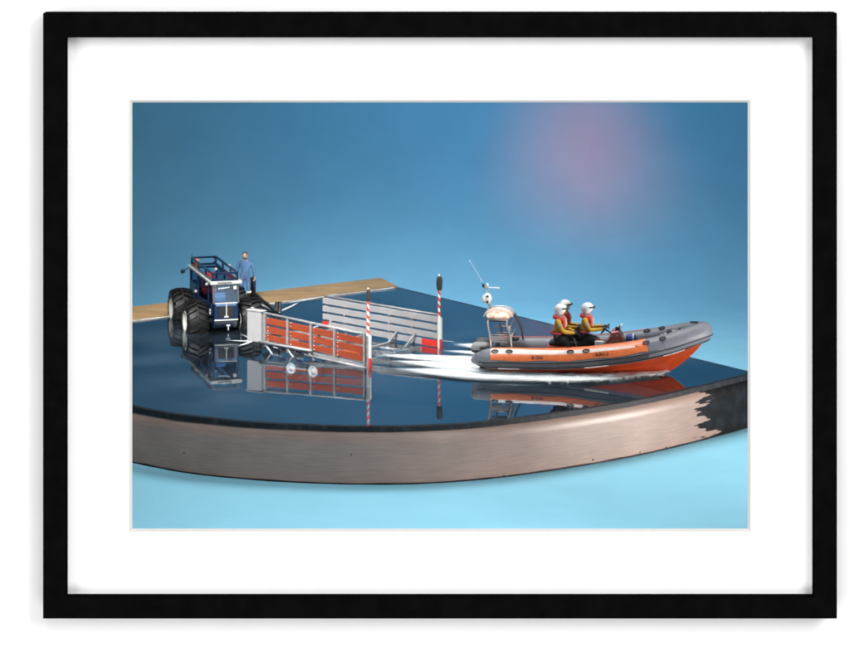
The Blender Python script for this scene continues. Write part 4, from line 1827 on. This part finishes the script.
mb.build('chassis', M['steel'], tra)
for xq, yq in ((-.135, -W2 + .008), (-.085, -W2 + .006), (-.035, -W2 + .006), (.02, -W2 + .004), (.09, -W2 + .004)):
    mb = MB()
    mb.tube([(xq - .008, yq, .012 - .05 * xq), (xq + .008, yq, .010 - .05 * xq)], .005, 10)
    mb.build('keel_roller', M['bluecloth'], tra)
# wheels under the water
wz = -.030
whl = None
for xq in (-.046, .026):
    for sy in (-1, 1):
        if whl is None:
            mb = MB()
            mb.lathe([(.0150, -.008), (.0140, -.0105), (.0105, -.0065), (.006, -.0065), (.005, -.0105), (0, -.0105)], axis='y', n=28, cap=False)
            mb.lathe([(.0150, -.008), (.0150, .008), (0, .006)], axis='y', n=28, cap=False)
            whl = mb.build('wheel', M['white'], tra)
            mb = MB()
            mb.lathe([(.0150, -.008), (.019, -.011), (.027, -.009), (.029, 0), (.027, .009), (.019, .011), (.0150, .008)], axis='y', n=32, closed=True)
            mb.build('tyre', M['tyre'], whl)
            o = whl
        else:
            o = dup(whl, tra)
        o.location = (xq, sy * (W2 + .004), wz)
        o.rotation_euler = (0, 0, R(180) if sy > 0 else 0)

# ------------------------------------------------------------------ camera
cam = bpy.data.cameras.new('camera')
co = bpy.data.objects.new('camera', cam)
COL.objects.link(co)
co.location = (0, 0, H)
co.rotation_euler = (R(90), 0, 0)
cam.sensor_width = 36
cam.lens = F / 850 * 36
cam.shift_y = -(331.2 - YH) / 850
cam.clip_start = .05
cam.clip_end = 60
S.camera = co

# ------------------------------------------------------------------ lamps
def area(name, loc, target, sx, sy, power, col=(1, 1, 1), spread=180):
    l = bpy.data.lights.new(name, 'AREA')
    l.shape = 'RECTANGLE'
    l.size, l.size_y = sx, sy
    l.energy = power
    l.color = col
    l.spread = R(spread)
    o_ = bpy.data.objects.new(name, l)
    COL.objects.link(o_)
    o_.location = loc
    o_.rotation_euler = (Vector(target) - Vector(loc)).to_track_quat('-Z', 'Y').to_euler()
    return o_


area('room_key', (5.0, -.9, 3.9), (0, 5, .4), 3.6, 3.6, 520)
area('room_left', (-7, -1, .3), (0, 5, .4), 5.0, 5.0, 430)
area('room_top', (0, 2.0, 4.8), (0, 5, .4), 3.6, 2.4, 165)
area('room_low', (0, 1.5, -2.4), (0, 5, .4), 3.6, 1.8, 100)
area('studio_softbox', (.30, 6.75, 1.9), (.25, 6.6, 0), 1.4, 1.0, 21, (1, .985, .97), 112)
area('front_fill', (-.70, 5.35, 1.35), (-.42, 6.72, .0), .6, .5, 7.5, (1, .98, .96), 42)  # added lamp, brightens the front faces of tractor and trailer
area('studio_side', (1.9, 5.60, .05), (.5, 6.0, -.04), .5, .22, 9, (1, .89, .82), 80)
area('backdrop_lamp', (.30, 7.75, 1.25), (.15, 8.8, .05), .5, .4, 7.6, (.40, .64, 1))
area('pink_gel_lamp', (.53, 8.22, 1.02), (.53, 8.85, .14), .06, .40, .30, (1, .07, .0), 44)
area('pink_gel_lamp', (.55, 8.22, .78), (.57, 8.85, .02), .06, .30, .22, (1, .10, .02), 62)

wd = bpy.data.worlds.new('World')
S.world = wd
wd.use_nodes = True
bgn = wd.node_tree.nodes['Background']
bgn.inputs[0].default_value = (1, 1, 1, 1)
bgn.inputs[1].default_value = .06

S.view_settings.view_transform = 'Standard'
S.view_settings.look = 'None'
S.view_settings.exposure = 0
S.view_settings.gamma = 1
S.render.engine = 'CYCLES'
S.cycles.use_denoising = True
S.cycles.max_bounces = 10
S.cycles.transparent_max_bounces = 16
S.cycles.caustics_reflective = False
S.cycles.caustics_refractive = False
